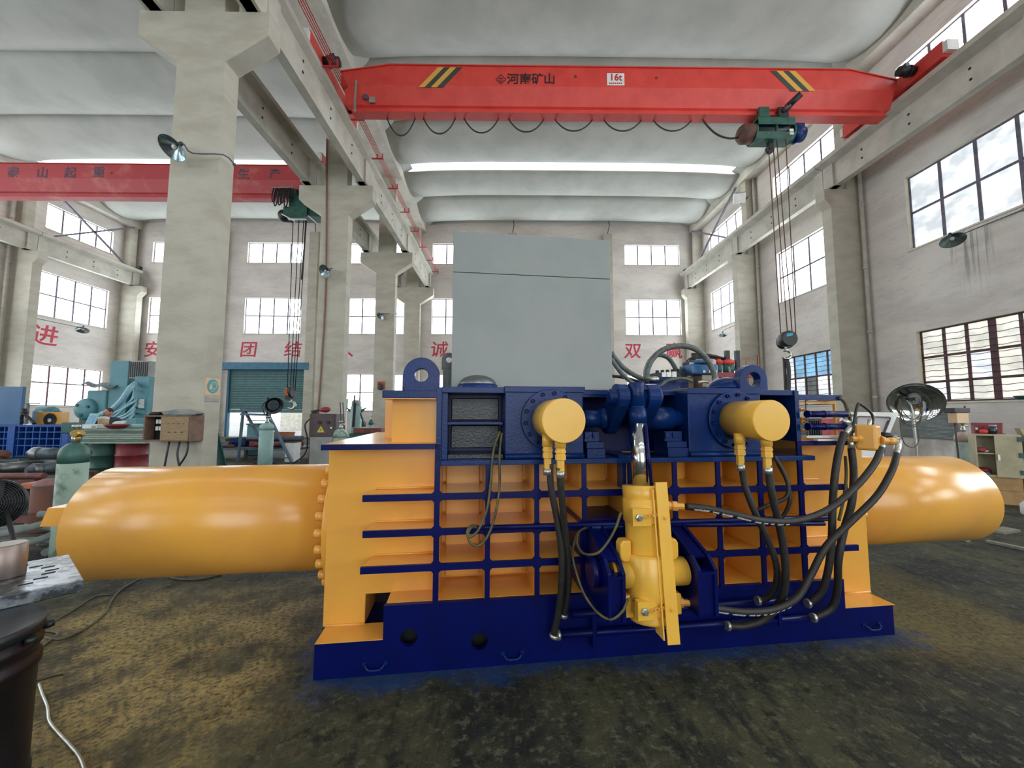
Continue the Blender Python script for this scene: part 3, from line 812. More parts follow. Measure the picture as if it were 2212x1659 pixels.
MB().obox((gt + gb) / 2 + Vector((-.012, .085, -.02)), (.02, 0, 0), (0, .004, 0), gd * .86).build('guard_inner', M['rust'], press)
for zz in (1.0, .51): MB().lathe(on(zz) + Vector((.055, -.16, -.01)), (0, -1, 0), [(.015, 0), (.015, .008), (.008, .009), (.008, .014)], 6, False).build('guard_bolt', M['lemon'], press)
# trunnion: collar with side journals, navy brackets
tz = .635; tc = on(tz)
tr = MB().lathe(tc + Vector((0, 0, .12)), ax, [(.125, 0), (.135, .02), (.135, .24), (.125, .26)], 32)
tr.cyl(tc + Vector((-.235, 0, 0)), tc + Vector((.235, 0, 0)), .082, None, 32)
tr.build('trunnion', M['lemon'], press)
sdp = [(-.115, .10), (-.165, .10), (-.185, .12), (-.185, .20), (-.17, .225), (-.115, .225)]
for s in (-1, 1):
    pts = [(tc.x + (q[0] if s < 0 else -q[0]), tz + q[1] - .02) for q in sdp]
    MB().prism(pts if s < 0 else pts[::-1], 'xz', tc.y - .04, tc.y + .04).build('side_lug', M['lemon'], press, bev=.01)
    pts = [(tc.x + s * .10, .40), (tc.x + s * .19, .40), (tc.x + s * .19, .52), (tc.x + s * .10, .54)]
    MB().prism(pts[::-s] if s > 0 else pts, 'xz', tc.y - .05, tc.y + .05).build('side_lug', M['lemon'], press, bev=.01)
def bracket(u0, u1):
    pf = [(.0, .86), (.0, .42), (-.40, .42), (-.40, .69), (-.33, .75), (-.06, .86)]
    q = MB()
    for u in (u0, u1 - .022): q.prism(pf, 'yz', u, u + .022)
    q.build('trunnion_bracket', NV, press, bev=.003)
    w_ = MB().box(u0 + .022, u1 - .022, -.385, -.37, .43, .66); w_.bar((u0 + .055, -.33, .735), (u0 + .055, -.03, .845), u1 - u0 - .044, .012, (0, -.35, 1))
    w_.box(u0 + .022, u1 - .022, -.40, -.30, .66, .675).box(u0 + .022, u1 - .022, -.36, .0, .42, .435)
    w_.build('bracket_web', NV, press)
bracket(1.70, 1.805); bracket(2.245, 2.37)
MB().box(1.66, 2.10, -.006, .38, .43, .89).build('bracket_plate', NV, press, bev=.003)
MB().cyl((1.655, -.21, .635), (1.70, -.21, .635), .09, None, 28).build('trunnion_cap', NV, press)
# stepped stops beside the arms
for u0, u1 in ((1.715, 1.845), (2.30, 2.455)):
    s_ = MB().box(u0, u1, -.005, .2, 1.296, 1.36).box(u0, u1 - .005, .005, .2, 1.36, 1.405).box(u0 - .012, u1 - .035, .015, .2, 1.405, 1.475)
    s_.box(u0 - .012, u0 + .02, .0, .016, 1.43, 1.47).box(u0 + .045, u0 + .06, .0, .016, 1.43, 1.47)
    s_.build('stop_block', BL, press, bev=.004)
MB().box(1.95, 2.08, .02, .3, 1.28, 1.31).box(1.975, 2.02, .02, .12, 1.07, 1.28).build('center_gusset', BL, press)
# the raised lid
MB().box(.79, 1.985, .2, .25, 1.775, 2.625).build('lid', M['lid'], press, bev=.003)
MB().box(.79, 1.985, .201, .25, 2.629, 2.935).build('lid_upper', M['lid'], press, bev=.003)
lr = MB()
for u in (.9, 1.38, 1.86): lr.box(u - .015, u + .015, .25, .42, 1.8, 2.88)
for z in (1.9, 2.4, 2.85): lr.box(.82, 1.95, .25, .36, z - .015, z + .015)
lr.build('lid_stiffener', M['lid'], press)
MB().box(1.16, 1.70, .11, .2, 1.75, 1.779).box(1.70, 1.99, .15, .2, 1.72, 1.755).build('lid_hinge_bar', BL, press)
# lifting lugs and domed caps on top
def lug(uc, z0, zt, r, rh, v0, v1, w=None):
    zc = zt - r; n = 32
    outer = []; inner = circ(uc, zc, rh, n, 0)
    for i in range(n):
        t = 2 * pi * i / n; x, z = math.cos(t), math.sin(t)
        if z >= 0: outer.append((uc + r * x, zc + r * z))
        else:
            k = min(r / abs(x) if abs(x) > 1e-6 else 9e9, (zc - z0) / -z)
            outer.append((uc + x * k, zc + z * k))
    mb = MB().ring(outer, inner, 'xz', v0, v1)
    for s in (-1, 1):
        e = [q for q in outer if q[1] < zc and abs(q[0] - (uc + s * r)) < 1e-6]; f = [q for q in outer if abs(q[1] - z0) < 1e-6]
        if e and f:
            a = min(e, key=lambda q: q[1]); b = max(f, key=lambda q: s * q[0])
            mb.prism([(uc + s * r, z0), a, b], 'xz', v0, v1)
    return mb
lug(.592, 1.748, 1.978, .121, .045, .08, .14).build('lifting_lug', BL, press, bev=.004)
lug(3.125, 1.77, 1.985, .118, .055, .17, .25).build('lifting_lug', BL, press, bev=.006)
lug(.765, 1.93, 2.06, .055, .022, .38, .42).build('lifting_lug', M['teal'], press)
MB().box(.72, .80, .36, .46, 1.77, 1.94).build('lug_stand', M['teal'], press, bev=.004)
for u, v, r, h in ((.977, .2, .135, .075), (3.03, .36, .155, .10)):
    q = MB().cyl((u, v, 1.765), (u, v, 1.802), r * 1.06, None, 32).build('cap_ring', BL, press)
    MB().dome((u, v, 1.80), r, h, 28, 7).build('domed_cap', BL if u > 2 else M['steel'], press)
# right side: window frame, two small cylinders
ro = [(3.345, 1.405), (3.70, 1.405), (3.70, 1.70), (3.345, 1.70)]; ri = [(3.385, 1.425), (3.69, 1.425), (3.69, 1.675), (3.385, 1.675)]
MB().ring(ro, ri, 'xz', .05, .07).build('side_frame', YE, press)
MB().box(3.33, 3.70, -.012, .02, 1.70, 1.742).build('top_bar', BL, press, bev=.003)
for zz, u1 in ((1.598, 3.66), (1.508, 3.68)):
    q = MB().cyl((3.35, -.06, zz), (u1, -.06, zz), .024, None, 18).build('small_cylinder', NV, press)
    for ca in (3.34, 3.47): MB().cyl((ca, -.06, zz), (ca + .015, -.06, zz), .027, None, 18).build('cylinder_collar', NV, q)
    MB().lathe((u1, -.06, zz), (1, 0, 0), [(.016, 0), (.016, .02), (.022, .022), (.022, .045), (.015, .047), (.015, .06)], 6, False).build('hose_fitting', M['zinc'], q)
MB().box(3.36, 3.75, -.03, .03, 1.425, 1.44).box(3.42, 3.75, -.06, -.02, 1.405, 1.418).build('guide_bar', M['white'], press)
for zz in (1.63, 1.565, 1.54, 1.475): MB().lathe((3.375, .04, zz), (0, -1, 0), [(.014, 0), (.014, .03), (.008, .032), (.008, .06)], 6, False).build('stud', M['yellow'], press)
MB().tube([(3.375, -.02, 1.70), (3.375, -.02, 1.42)], .004, 5, 1).build('guide_wire', M['rust'], press)
vc = B(1875, 945, -.12)
q = MB().obox(vc, (.052, .026, 0), (-.034, .05, 0), (0, 0, .09)).build('valve_block', M['yellow'], press, bev=.018)
MB().lathe(vc + Vector((.055, -.04, -.02)), (.9, -.3, -.05), [(.03, 0), (.03, .02), (.022, .022), (.022, .05), (.027, .052), (.027, .075), (.016, .08), (.016, .1)], 12).build('valve_port', YE, q)
MB().lathe(vc + Vector((-.06, .0, -.01)), (-1, .1, 0), [(.026, 0), (.026, .03), (.02, .03), (.02, .07)], 6, False).build('valve_port', YE, q)
MB().cyl(vc + Vector((.012, 0, .06)), vc + Vector((.022, 0, .13)), .014, None, 10).build('valve_fitting', M['zinc'], q)
MB().cyl(B(1905, 940, -.05), B(1935, 942, -.05), .022, None, 12).build('valve_plug', M['black'], press)
# long pipes in front of the grid and along the base
lp = B(1030, 1141, -.04); rp = B(1800, 1117, -.04)
MB().tube([lp, rp], .018, 10, 1).build('long_pipe', NV, press)
MB().tube([B(1440, 1134, -.05) , B(1780, 1131, -.05)], .016, 10, 1).build('long_pipe', NV, press)
p1a, p1b = B(1203, 1372, -.05), B(1745, 1335, -.05)
MB().tube([p1a, p1b], .021, 12, 1).build('base_pipe', NV, press)
MB().tube([B(1235, 1328, -.05), B(1718, 1296, -.05)], .021, 12, 1).build('base_pipe', NV, press)
for x, y0, y1 in ((1279, 1320, 1395), (1673, 1290, 1345)):
    a, b = B(x, y0, -.03), B(x, y1, -.03)
    MB().box(a.x - .012, a.x + .012, -.075, -.004, b.z, a.z).build('pipe_clip', NV, press)
def clamp_end(p, d):
    MB().lathe(p, d, [(.028, 0), (.031, .006), (.031, .016), (.028, .022)], 14).build('hose_clip', M['zinc'], press)
# ---- hydraulic hoses
def hose(name, pts, r, m, v=None, k=6):
    P3 = [B(*q) if len(q) == 3 else B(q[0], q[1], v) for q in pts]
    return MB().tube(P3, r, 10, k).build(name, m, press)
F = [proj for proj in FIT]
hose('hydraulic_hose', [(1188, 1002, -.19), (1190, 1050, -.19), (1203, 1120, -.19), (1213, 1190, -.18), (1213, 1260, -.16), (1207, 1320, -.12), (1196, 1370, -.08)], .021, M['rubber'])
hose('hydraulic_hose', [(1209, 1010, -.30), (1212, 1060, -.28), (1219, 1130, -.22), (1227, 1210, -.16), (1226, 1280, -.12), (1217, 1325, -.08)], .021, M['rubber'])
hose('hydraulic_hose', [(1603, 1000, -.17), (1608, 1045, -.17), (1630, 1105, -.19), (1660, 1170, -.2), (1677, 1220, -.2), (1677, 1262, -.17), (1662, 1288, -.12), (1640, 1298, -.08)], .021, M['rubber'])
hose('hydraulic_hose', [(1660, 1005, -.31), (1666, 1060, -.31), (1680, 1120, -.29), (1692, 1180, -.27), (1697, 1240, -.25), (1688, 1295, -.2), (1655, 1335, -.14), (1610, 1352, -.1), (1575, 1352, -.08)], .023, M['rubber'])
hose('hydraulic_hose', [(1482, 1094, -.3), (1530, 1099, -.31), (1590, 1112, -.33), (1650, 1125, -.34), (1720, 1125, -.33), (1790, 1100, -.3), (1850, 1050, -.27), (1890, 1000, -.22), (1903, 968, -.18)], .021, M['rubber'])
hose('hydraulic_hose', [(1497, 1304, -.3), (1550, 1315, -.31), (1610, 1322, -.3), (1670, 1317, -.28), (1720, 1292, -.26), (1750, 1245, -.25), (1785, 1180, -.26), (1840, 1125, -.26), (1895, 1070, -.24), (1927, 1015, -.2), (1937, 980, -.16)], .021, M['rubber'])
hose('hydraulic_hose', [(1823, 935, -.1), (1812, 975, -.13), (1803, 1030, -.16), (1798, 1100, -.18), (1797, 1160, -.18), (1790, 1225, -.16), (1776, 1275, -.12), (1748, 1303, -.07)], .023, M['rubber'])
hose('hydraulic_hose', [(1839, 970, -.08), (1844, 1020, -.12), (1840, 1085, -.16), (1822, 1150, -.18), (1811, 1210, -.18), (1809, 1270, -.14), (1797, 1312, -.1), (1760, 1334, -.07)], .023, M['rubber'])
hose('hydraulic_hose', [(1672, 985, -.05), (1690, 1015, -.08), (1703, 1050, -.1), (1697, 1075, -.1), (1665, 1089, -.08), (1635, 1102, -.05)], .013, M['rubber'])
hose('hydraulic_hose', [(1680, 1000, -.05), (1700, 1040, -.08), (1706, 1080, -.09), (1695, 1110, -.07), (1680, 1125, -.05)], .013, M['rubber'])
hose('thin_hose', [(1080, 932, -.01), (1066, 975, -.03), (1060, 1040, -.05), (1052, 1100, -.07), (1033, 1145, -.09), (1014, 1160, -.1), (1009, 1150, -.09), (1016, 1137, -.07), (1030, 1136, -.05)], .0085, M['rubber_y'])
hose('thin_hose', [(1084, 935, -.01), (1079, 985, -.03), (1079, 1050, -.05), (1070, 1110, -.07), (1055, 1155, -.09), (1035, 1178, -.1), (1016, 1172, -.1), (1011, 1154, -.09), (1018, 1140, -.07), (1030, 1139, -.05)], .0085, M['rubber_y'])
hose('thin_hose', [(1341, 1107, -.33), (1330, 1140, -.34), (1312, 1172, -.35), (1290, 1195, -.36), (1262, 1196, -.3), (1247, 1175, -.22), (1250, 1150, -.15), (1265, 1140, -.06)], .0075, M['rubber_y'])
hose('thin_hose', [(1357, 1293, -.42), (1345, 1320, -.42), (1320, 1338, -.4), (1290, 1322, -.34), (1263, 1285, -.28), (1246, 1240, -.22), (1237, 1195, -.15), (1246, 1155, -.08), (1262, 1141, -.05)], .0075, M['rubber_y'])
MB().tube([B(1265, 1140, -.05), B(1345, 1138, -.05)], .014, 8, 1).build('steel_tube', M['blue'], press)
hose('steel_tube', [(1813, 858, -.02), (1826, 872, -.03), (1836, 905, -.05), (1839, 945, -.06), (1841, 975, -.07)], .012, M['rubber_y'])
hose('steel_tube', [(1842, 935, -.1), (1846, 905, -.1), (1852, 876, -.1), (1858, 873, -.1), (1878, 888, -.1), (1886, 902, -.1), (1884, 916, -.11)], .009, M['black'], k=4)
hose('steel_tube', [(1826, 985, -.02), (1828, 1030, -.02), (1822, 1080, -.02), (1812, 1125, -.02)], .010, M['rubber_y'])
for a, b in (((1818, 905, -.06), (1838, 918, -.08)), ((1838, 918, -.08), (1826, 940, -.1)), ((1900, 945, -.12), (1908, 955, -.15)), ((1908, 955, -.15), (1902, 972, -.18)), ((1925, 943, -.05), (1941, 952, -.1)), ((1941, 952, -.1), (1937, 982, -.16)), ((1838, 942, -.07), (1839, 972, -.08))):
    MB().cyl(B(*a), B(*b), .02, .022, 12).build('elbow_fitting', M['zinc'], press)
for c, d in (((1474, 1094, -.3), 1), ((1487, 1303, -.3), 1)):
    p = B(*c)
    MB().lathe(p + Vector((-.09, .04, 0)), (1, -.35, 0), [(.028, 0), (.028, .03), (.022, .032), (.022, .04), (.03, .042), (.03, .07), (.02, .072), (.02, .11)], 6, False).build('hose_fitting', YE, press)
for p, dd in ((p1a, (1, 0, 0)), (B(1575, 1352, -.08), (-1, 0, .1)), (B(1640, 1298, -.08), (-1, 0, .1)), (B(1760, 1334, -.07), (-1, 0, 0)), (B(1748, 1303, -.07), (-1, 0, 0)), (B(1217, 1325, -.08), (-.3, 0, -1)), (B(1198, 1370, -.08), (-.3, 0, -1))):
    clamp_end(p, dd)
# printing on the two braided hoses, letter by letter along their lower edge
def hose_print(pts, text, r, step, size):
    path = smooth_path([B(*q) for q in pts], 24); L = [0]
    for a, b in zip(path, path[1:]): L.append(L[-1] + (b - a).length)
    mb = None; s = .03
    words = []
    for ch_i, wd in enumerate(text.split(' ')):
        n = len(wd) * step
        m = s + n / 2
        i = next((j for j, l in enumerate(L) if l >= m), None)
        if i is None or i + 1 >= len(path): break
        t = (path[i + 1] - path[i - 1]).normalized()
        up = Vector((0, 0, 1)) - t * t.z; up.normalize()
        nrm = t.cross(up)
        o = path[i] + nrm * (r * .82) - up * (r * .62)
        y = (up * .75 + nrm * .62).normalized()
        lettering('hose_lettering', wd, size, M['white'], press, o, t, y, .0008, 0.0006, .95)
        s += n + step
hose_print([(1482, 1094, -.3), (1530, 1099, -.31), (1590, 1112, -.33), (1650, 1125, -.34), (1720, 1125, -.33), (1790, 1100, -.3)], 'HAITOUFLEX WIRE BRAIDED HYDRAULIC HOSE SAE 100 R2AT WP', .0215, .0115, .017)
hose_print([(1497, 1304, -.3), (1550, 1315, -.31), (1610, 1322, -.3), (1670, 1317, -.28), (1720, 1292, -.26), (1750, 1245, -.25)], 'FLEX WIRE BRAIDED HYDRAULIC HOSE SAE 100 R2AT AT 100 MPA', .0215, .0115, .017)
# the two press cylinders lying out to the sides, with bolted flanges
VC, ZC, RC = .80, .775, .405
for s, ue, uf in ((-1, -1.80, -.02), (1, 5.73, 4.06)):
    q = MB().lathe((uf, VC, ZC), (s, 0, 0), [(RC, 0), (RC, abs(ue - uf) - .02), (RC - .02, abs(ue - uf))], 64).build('press_cylinder', YE, press)
    fl = MB().cyl((uf, VC, ZC), (uf + s * .05, VC, ZC), RC + .15, None, 56).build('flange', YE, press, bev=.004)
    b0 = None
    for k in range(28):
        t = 2 * pi * k / 28
        c = (uf + s * .05, VC + (RC + .10) * math.cos(t), ZC + (RC + .10) * math.sin(t))
        if b0 is None: b0 = MB().lathe((0, 0, 0), (s, 0, 0), [(.031, 0), (.031, .05), (.028, .056)], 16).build('flange_bolt', YE, fl, c)
        else: share(b0, 'flange_bolt', fl, c)
MB().prism([(-1.955, .83), (-1.79, .83), (-1.79, .955), (-1.915, .955)], 'xz', .47, 1.1).build('end_lug', YE, press, bev=.004)
MB().prism([(-1.94, .829), (-1.85, .775), (-1.79, .77), (-1.79, .829)], 'xz', .55, .58).build('lug_gusset', YE, press)
# ------------------------------------------------------------------ overhead cranes, hoists, wall lamps
def girder(root, xa, xb, m, ends=1.45):
    up = MB().prism([(xa, 11.34), (xb, 11.34), (xb, 11.66), (xb - ends, 11.97), (xa + ends, 11.97), (xa, 11.74)], 'xz', -.29, .29)
    up.build('girder_box', m, root, bev=.01)
    MB().prism([(xa, 11.66 + .08), (xa + ends, 11.97), (xb - ends, 11.97), (xb, 11.66), (xb, 11.69), (xb - ends, 12.0), (xa + ends, 12.0), (xa, 11.77)], 'xz', -.32, .32).build('top_flange', m, root)
    MB().prism([(-.29, 11.338), (.29, 11.338), (.11, 10.86), (-.11, 10.86)], 'yz', xa + .1, xb - .1).build('girder_taper', m, root)
    MB().prism([(-.11, 10.86), (.11, 10.86), (.05, 10.82), (.05, 10.70), (.17, 10.66), (.17, 10.61), (-.17, 10.61), (-.17, 10.66), (-.05, 10.70), (-.05, 10.82)], 'yz', xa + .3, xb - .25).build('bottom_flange', m, root)
def carriage(root, x, y0, y1, m, s):
    q = MB().box(x - .17, x + .17, y0, y1, 11.40, 11.86).build('end_carriage', m, root, bev=.01)
    for yb in (y0 - .12, y1): MB().box(x - .16, x + .16, yb, yb + .12, 11.5, 11.8).build('buffer', M['white'], q)
    for y in (y0 + .75, y1 - .7):
        MB().cyl((x + s * .17, y, 11.66), (x + s * .62, y, 11.66), .13, None, 14).cyl((x + s * .3, y, 11.66), (x + s * .36, y, 11.66), .16, None, 14).box(x + s*.42 - .06, x + s*.42 + .06, y - .08, y + .08, 11.76, 11.86).build('drive_motor', M['black'], q)
        MB().cyl((x - .05, y + .28, 11.5), (x + .05, y + .28, 11.5), .14, None, 20).build('wheel', M['black'], q)
CY = 11.2
crane = thing('overhead_crane', 'bright red overhead travelling crane marked 16t spanning the right hall', 'crane', (0, CY, 0))
xa, xb = -5.0, 11.75
girder(crane, xa, xb, M['red'])
carriage(crane, -5.48, -1.45, 1.75, M['red'], 1); carriage(crane, 12.1, -1.35, 1.85, M['red'], -1)
def px(x, y): return P(x, y, CY - .3)
def stripe(x0t, x1t, x0b, x1b, yt, yb, m, Y=CY):
    a, b, c, d = px(x0t, yt), px(x1t, yt), px(x1b, yb), px(x0b, yb)
    MB().prism([(d.x, d.z), (c.x, c.z), (b.x, b.z), (a.x, a.z)], 'xz', -.297, -.29).build('warning_stripe', m, crane)
for k, m in enumerate(('stripe_y', 'stripe_k', 'stripe_y', 'stripe_k')):
    stripe(946 + k * 13.3, 959 + k * 13.3, 904 + k * 13.3, 917.5 + k * 13.3, 145, 188, M[m])
for k, m in enumerate(('stripe_k', 'stripe_y', 'stripe_k', 'stripe_y')):
    stripe(1664 + k * 13.6, 1677.6 + k * 13.6, 1708 + k * 13.4, 1721.5 + k * 13.4, 153, 196, M[m])
def on_face(text, x, y, size, m, bold, sx=1.0):
    p = px(x, y); return lettering('crane_lettering', text, size, m, crane, (p.x, -.294, p.z), (1, 0, 0), (0, 0, 1), .004, bold, sx)
for ch, x in zip('河南矿山', (1108, 1135, 1161, 1187)): on_face(ch, x, 171.5, .36, M['print'], .008, 1.02)
c = px(1082, 171)
lg = MB()
for k in range(4):
    t = k * pi / 2; q0 = Vector((c.x + .15 * math.cos(t), -.296, c.z + .15 * math.sin(t))); q1 = Vector((c.x + .15 * math.cos(t + pi/2), -.296, c.z + .15 * math.sin(t + pi/2)))
    lg.bar(q0, q1, .018, .006, (0, 1, 0))
for a, b in (((0, -.1), (0, .02)), ((-.07, .02), (.07, .02)), ((-.09, -.01), (0, -.08)), ((.09, -.01), (0, -.08)), ((-.05, .05), (-.01, .02)), ((.05, .05), (.01, .02)), ((0, .03), (0, .1))):
    lg.bar((c.x + a[0], -.296, c.z + a[1]), (c.x + b[0], -.296, c.z + b[1]), .012, .006, (0, 1, 0))
lg.build('crane_emblem', M['print'], crane)
c = px(1330, 171.5)
MB().box(c.x - .26, c.x + .26, -.306, -.29, c.z - .19, c.z + .19).build('load_plate', M['white'], crane)
lettering('crane_lettering', '16t', .30, M['signred'], crane, (c.x, -.309, c.z + .05), (1, 0, 0), (0, 0, 1), .003, .006, .95)
for k in range(7): MB().box(c.x - .2 + k * .058, c.x - .16 + k * .058, -.309, -.306, c.z - .15, c.z - .11).build('plate_print', M['signred'], crane)
for x, y in ((1243, 165), (1418, 168)):
    c = px(x, y); MB().cyl((c.x, -.30, c.z), (c.x, -.29, c.z), .045, None, 12).build('drain_port', M['dkred'], crane)
a, b = px(772, 178), px(768, 242)
MB().bar((a.x, -.36, a.z), (b.x, -.36, b.z), .07, .05).build('collector_arm', M['zinc'], crane)
c = px(787, 203); MB().cyl((c.x, -.21, c.z), (c.x, -.19, c.z), .09, None, 18).build('round_sticker', M['printg'], crane)
c = px(801, 209); MB().box(c.x - .09, c.x + .09, -.2, -.17, c.z - .09, c.z + .09).build('square_sticker', M['zinc'], crane)
# the cable hanging in loops under the girder
fest = [(808, 245, 815, 252, 823, 246), (833, 247, 864, 293, 900, 248), (911, 248, 951, 289, 988, 248), (998, 248, 1041, 287, 1082, 248), (1093, 248, 1138, 285, 1181, 249), (1192, 249, 1239, 283, 1287, 250), (1297, 250, 1344, 283, 1393, 250), (1405, 252, 1451, 283, 1500, 250)]
for x0, y0, x1, y1, x2, y2 in fest:
    pts = []
    for k in range(9):
        t = k / 8; x = x0 + (x2 - x0) * t; y = y0 + (y1 - y0) * (1 - abs(2*t - 1) ** 2.2)
        q = P(x, y, CY + .1); pts.append((q.x, .1, q.z))
    MB().tube(pts, .022, 6, 2).build('festoon_loop', M['black'], crane)
pts = [(q.x, .05, q.z) for q in (P(x, y, CY + .05) for x, y in ((1513, 252), (1526, 270), (1548, 290), (1575, 299), (1603, 296)))]
MB().tube(pts, .03, 6, 4).build('festoon_loop', M['black'], crane)

# hoist trolley: runs along the girder, a thing of its own
hc = P(1672, 283, CY - .15)
hoist = thing('hoist_trolley', 'dark green rope hoist trolley under the bright red crane', 'hoist', (hc.x, CY, hc.z))
MB().cyl((-.6, 0, 0), (.58, 0, 0), .25, None, 28).build('rope_drum', M['teal'], hoist)
sh = MB()
for k in range(14):
    t = pi * .62 + pi * 1.76 * k / 13 if 0 else 0
sh.prism([(-.30, .1), (-.30, .33), (.30, .33), (.30, .1), (.27, .1), (.27, .29), (-.27, .29), (-.27, .1)], 'yz', -.55, .55)
sh.prism([(-.29, -.12), (-.2, -.27), (.2, -.27), (.29, -.12), (.26, -.12), (.18, -.24), (-.18, -.24), (-.26, -.12)], 'yz', -.6, .55)
sh.build('drum_frame', M['green'], hoist)
for x in (-.6, -.02, .55): MB().lathe((x, 0, 0), (1, 0, 0), [(.27, 0), (.29, .01), (.29, .05), (.27, .06)], 28).build('drum_flange', M['green'], hoist)
MB().lathe((-.6, 0, 0), (-1, 0, 0), [(.28, 0), (.28, .28), (.2, .38), (.02, .40)], 24).build('motor_cover', M['rust'], hoist)
MB().lathe((.6, 0, 0), (1, 0, 0), [(.26, 0), (.27, .2), (.21, .38), (.04, .43)], 24).build('gear_case', M['blue'], hoist)
MB().box(.72, 1.0, -.1, .1, .2, .32).build('junction_box', M['blue'], hoist, bev=.01)
for x, m in ((-.36, 'green'), (.22, 'black')):
    q = MB().box(x - .16, x + .16, -.3, -.22, .30, .66).box(x - .16, x + .16, .22, .3, .30, .66).build('trolley_plate', M[m], hoist, bev=.02)
    for s in (-1, 1): MB().cyl((x, s * .10, .58), (x, s * .24, .58), .12, None, 18).build('wheel', M['black'], q)
    MB().box(x - .2, x + .2, -.28, .28, .30, .35).build('cross_bar', M[m], q)
MB().cyl((.3, -.3, .62), (.52, -.62, .8), .09, None, 14).build('travel_motor', M['black'], hoist)
for k in range(3): MB().cyl((.2 + k * .08, -.3, .5 + k * .04), (.26 + k * .08, -.42, .6 + k * .04), .05, None, 10).build('connector', M['brownbox'], hoist)
MB().box(.38, .5, -.28, -.26, -.2, -.02).build('rope_guide_tag', M['white'], hoist)
MB().cyl((-.06, -.05, -.5), (-.06, .05, -.5), .12, None, 20).box(-.1, -.02, -.07, .07, -.5, -.26).build('upper_sheave', M['black'], hoist)
bz = P(1702, 735, CY - .1)
blk = thing('hook_block', 'dark hook block with blue sticker hanging from the bright red crane', 'hook', (bz.x, CY, bz.z))
MB().cyl((-.09, -.32, .02), (-.09, -.1, .02), .225, None, 26).cyl((.07, .0, .0), (.07, .22, .0), .22, None, 26).build('sheave_case', M['black'], blk, bev=.02)
MB().box(-.14, .12, -.14, .1, -.12, .1).build('block_body', M['black'], blk, bev=.02)
MB().prism([(-.2, .06), (-.02, .1), (0, .17), (-.18, .15)], 'xz', -.325, -.32).build('sticker', M['bluesticker'], blk)
def hook_shape(mb, s=1.0):
    pts = [(0, 0, -.12 * s), (0, 0, -.24 * s)]
    for k in range(11):
        t = pi * .62 - k * pi * 1.45 / 10
        pts.append((.0 + .13 * s * math.cos(t) , 0, -.40 * s + .13 * s * math.sin(t)))
    return mb.tube(pts, [.035 * s] * 6 + [.05 * s] * 34 + [.03 * s] * 20, 10, 4)
hook_shape(MB()).build('hook', M['zinc'], blk)
for x0, xb_ in ((-.12, -.20), (.02, .0), (.14, .14), (.42, .24)):
    # ropes from drum to block
    z0 = hc.z - bz.z
    MB().tube([(x0 + hc.x - bz.x, -.05, z0 - (.5 if x0 == -.12 else .22)), (xb_, -.1, .1)], .013, 6, 1).build('wire_rope', M['rust'], blk)
sp0 = P(1704, 765, CY - .1); sp1 = P(1707, 838, CY - .1)
slg = MB().tube([(sp0.x, CY + .0, sp0.z - .14), (sp0.x + .03, CY - .02, (sp0.z + sp1.z) / 2), (sp1.x, CY, sp1.z - .3)], .055, 8, 4).tube([(sp0.x - .03, CY + .06, sp0.z - .12), (sp0.x - .02, CY + .08, (sp0.z + sp1.z) / 2), (sp1.x - .03, CY + .06, sp1.z - .3)], .04, 8, 4)
tag(slg.build('lifting_sling', M['black']), 'black lifting sling hanging from the crane hook behind the press', 'sling')

# the older crane of the left hall
LY = 16.0
cr2 = thing('overhead_crane', 'faded red overhead crane spanning the left hall behind the near column', 'crane', (0, LY, 0))
girder(cr2, -24.9, -7.75, M['redf'], 1.1)
carriage(cr2, -7.52, -1.3, 1.5, M['redf'], -1); carriage(cr2, -25.25, -1.3, 1.5, M['redf'], 1)
for ch, x, y in (('泰', 28, 373), ('山', 91, 374), ('起', 151, 374), ('重', 213, 373), ('生', 608, 377), ('产', 0, 0)):
    if ch == '产': x, y = 593.6, 376
    if ch == '生': x, y = 525.6, 377
    p = P(x, y, LY - .3); lettering('crane_lettering', ch, .50, M['printg'], cr2, (p.x, -.294, p.z), (1, 0, 0), (0, 0, 1), .004, .008)
p = P(240, 373, LY - .3); MB().cyl((p.x, -.3, p.z), (p.x, -.29, p.z), .05, None, 12).build('drain_port', M['dkred'], cr2)
h2 = P(655, 450, LY)
ho2 = thing('hoist_trolley', 'green box shaped hoist with looped black cables on the faded crane', 'hoist', (h2.x, LY, h2.z))
MB().box(-.45, .85, -.3, .3, -.5, .42).build('hoist_body', M['green'], ho2, bev=.02)
MB().prism([(-.62, -.45), (.35, -.45), (.2, -.62), (-.45, -.62)], 'xz', -.42, -.3).build('drum_guard', M['green'], ho2, bev=.01)
MB().box(-.6, .38, -.42, -.3, -.46, -.16).build('front_panel', M['green'], ho2, bev=.01)
MB().lathe((-.5, 0, -.35), (-1, 0, 0), [(.26, 0), (.26, .35), (.2, .45), (.05, .5)], 20).build('motor', M['black'], ho2)
for x in (-.3, .45): MB().box(x - .14, x + .14, -.26, .26, .42, .72).build('trolley_plate', M['green'], ho2, bev=.02)
MB().bar((-.6, -.5, -.52), (-.05, -.5, -.82), .06, .03).bar((-.35, -.45, -.72), (.4, -.45, -.72), .09, .03).bar((.45, -.4, -.55), (.8, -.4, -.85), .09, .03).build('white_bar', M['white'], ho2)
for k in range(9):
    x = -1.0 + k * .085; d = .45 + .16 * math.sin(k * 2.3)
    MB().tube([(x, -.45, .62), (x - .05, -.47, .62 - d * .7), (x - .02, -.46, .62 - d * 1.35), (x + .07, -.45, .62 - d * 1.1), (x + .1, -.44, .6)], .024, 6, 3).build('cable_loop', M['black'], ho2)
MB().bar((-1.1, -.44, .63), (-.2, -.44, .66), .04, .04).build('cable_carrier', M['zinc'], ho2)
k2 = P(628, 850, LY)
bl2 = thing('hook_block', 'rusty red hook block with bright hook hanging before the roller shutter', 'hook', (k2.x, LY, k2.z))
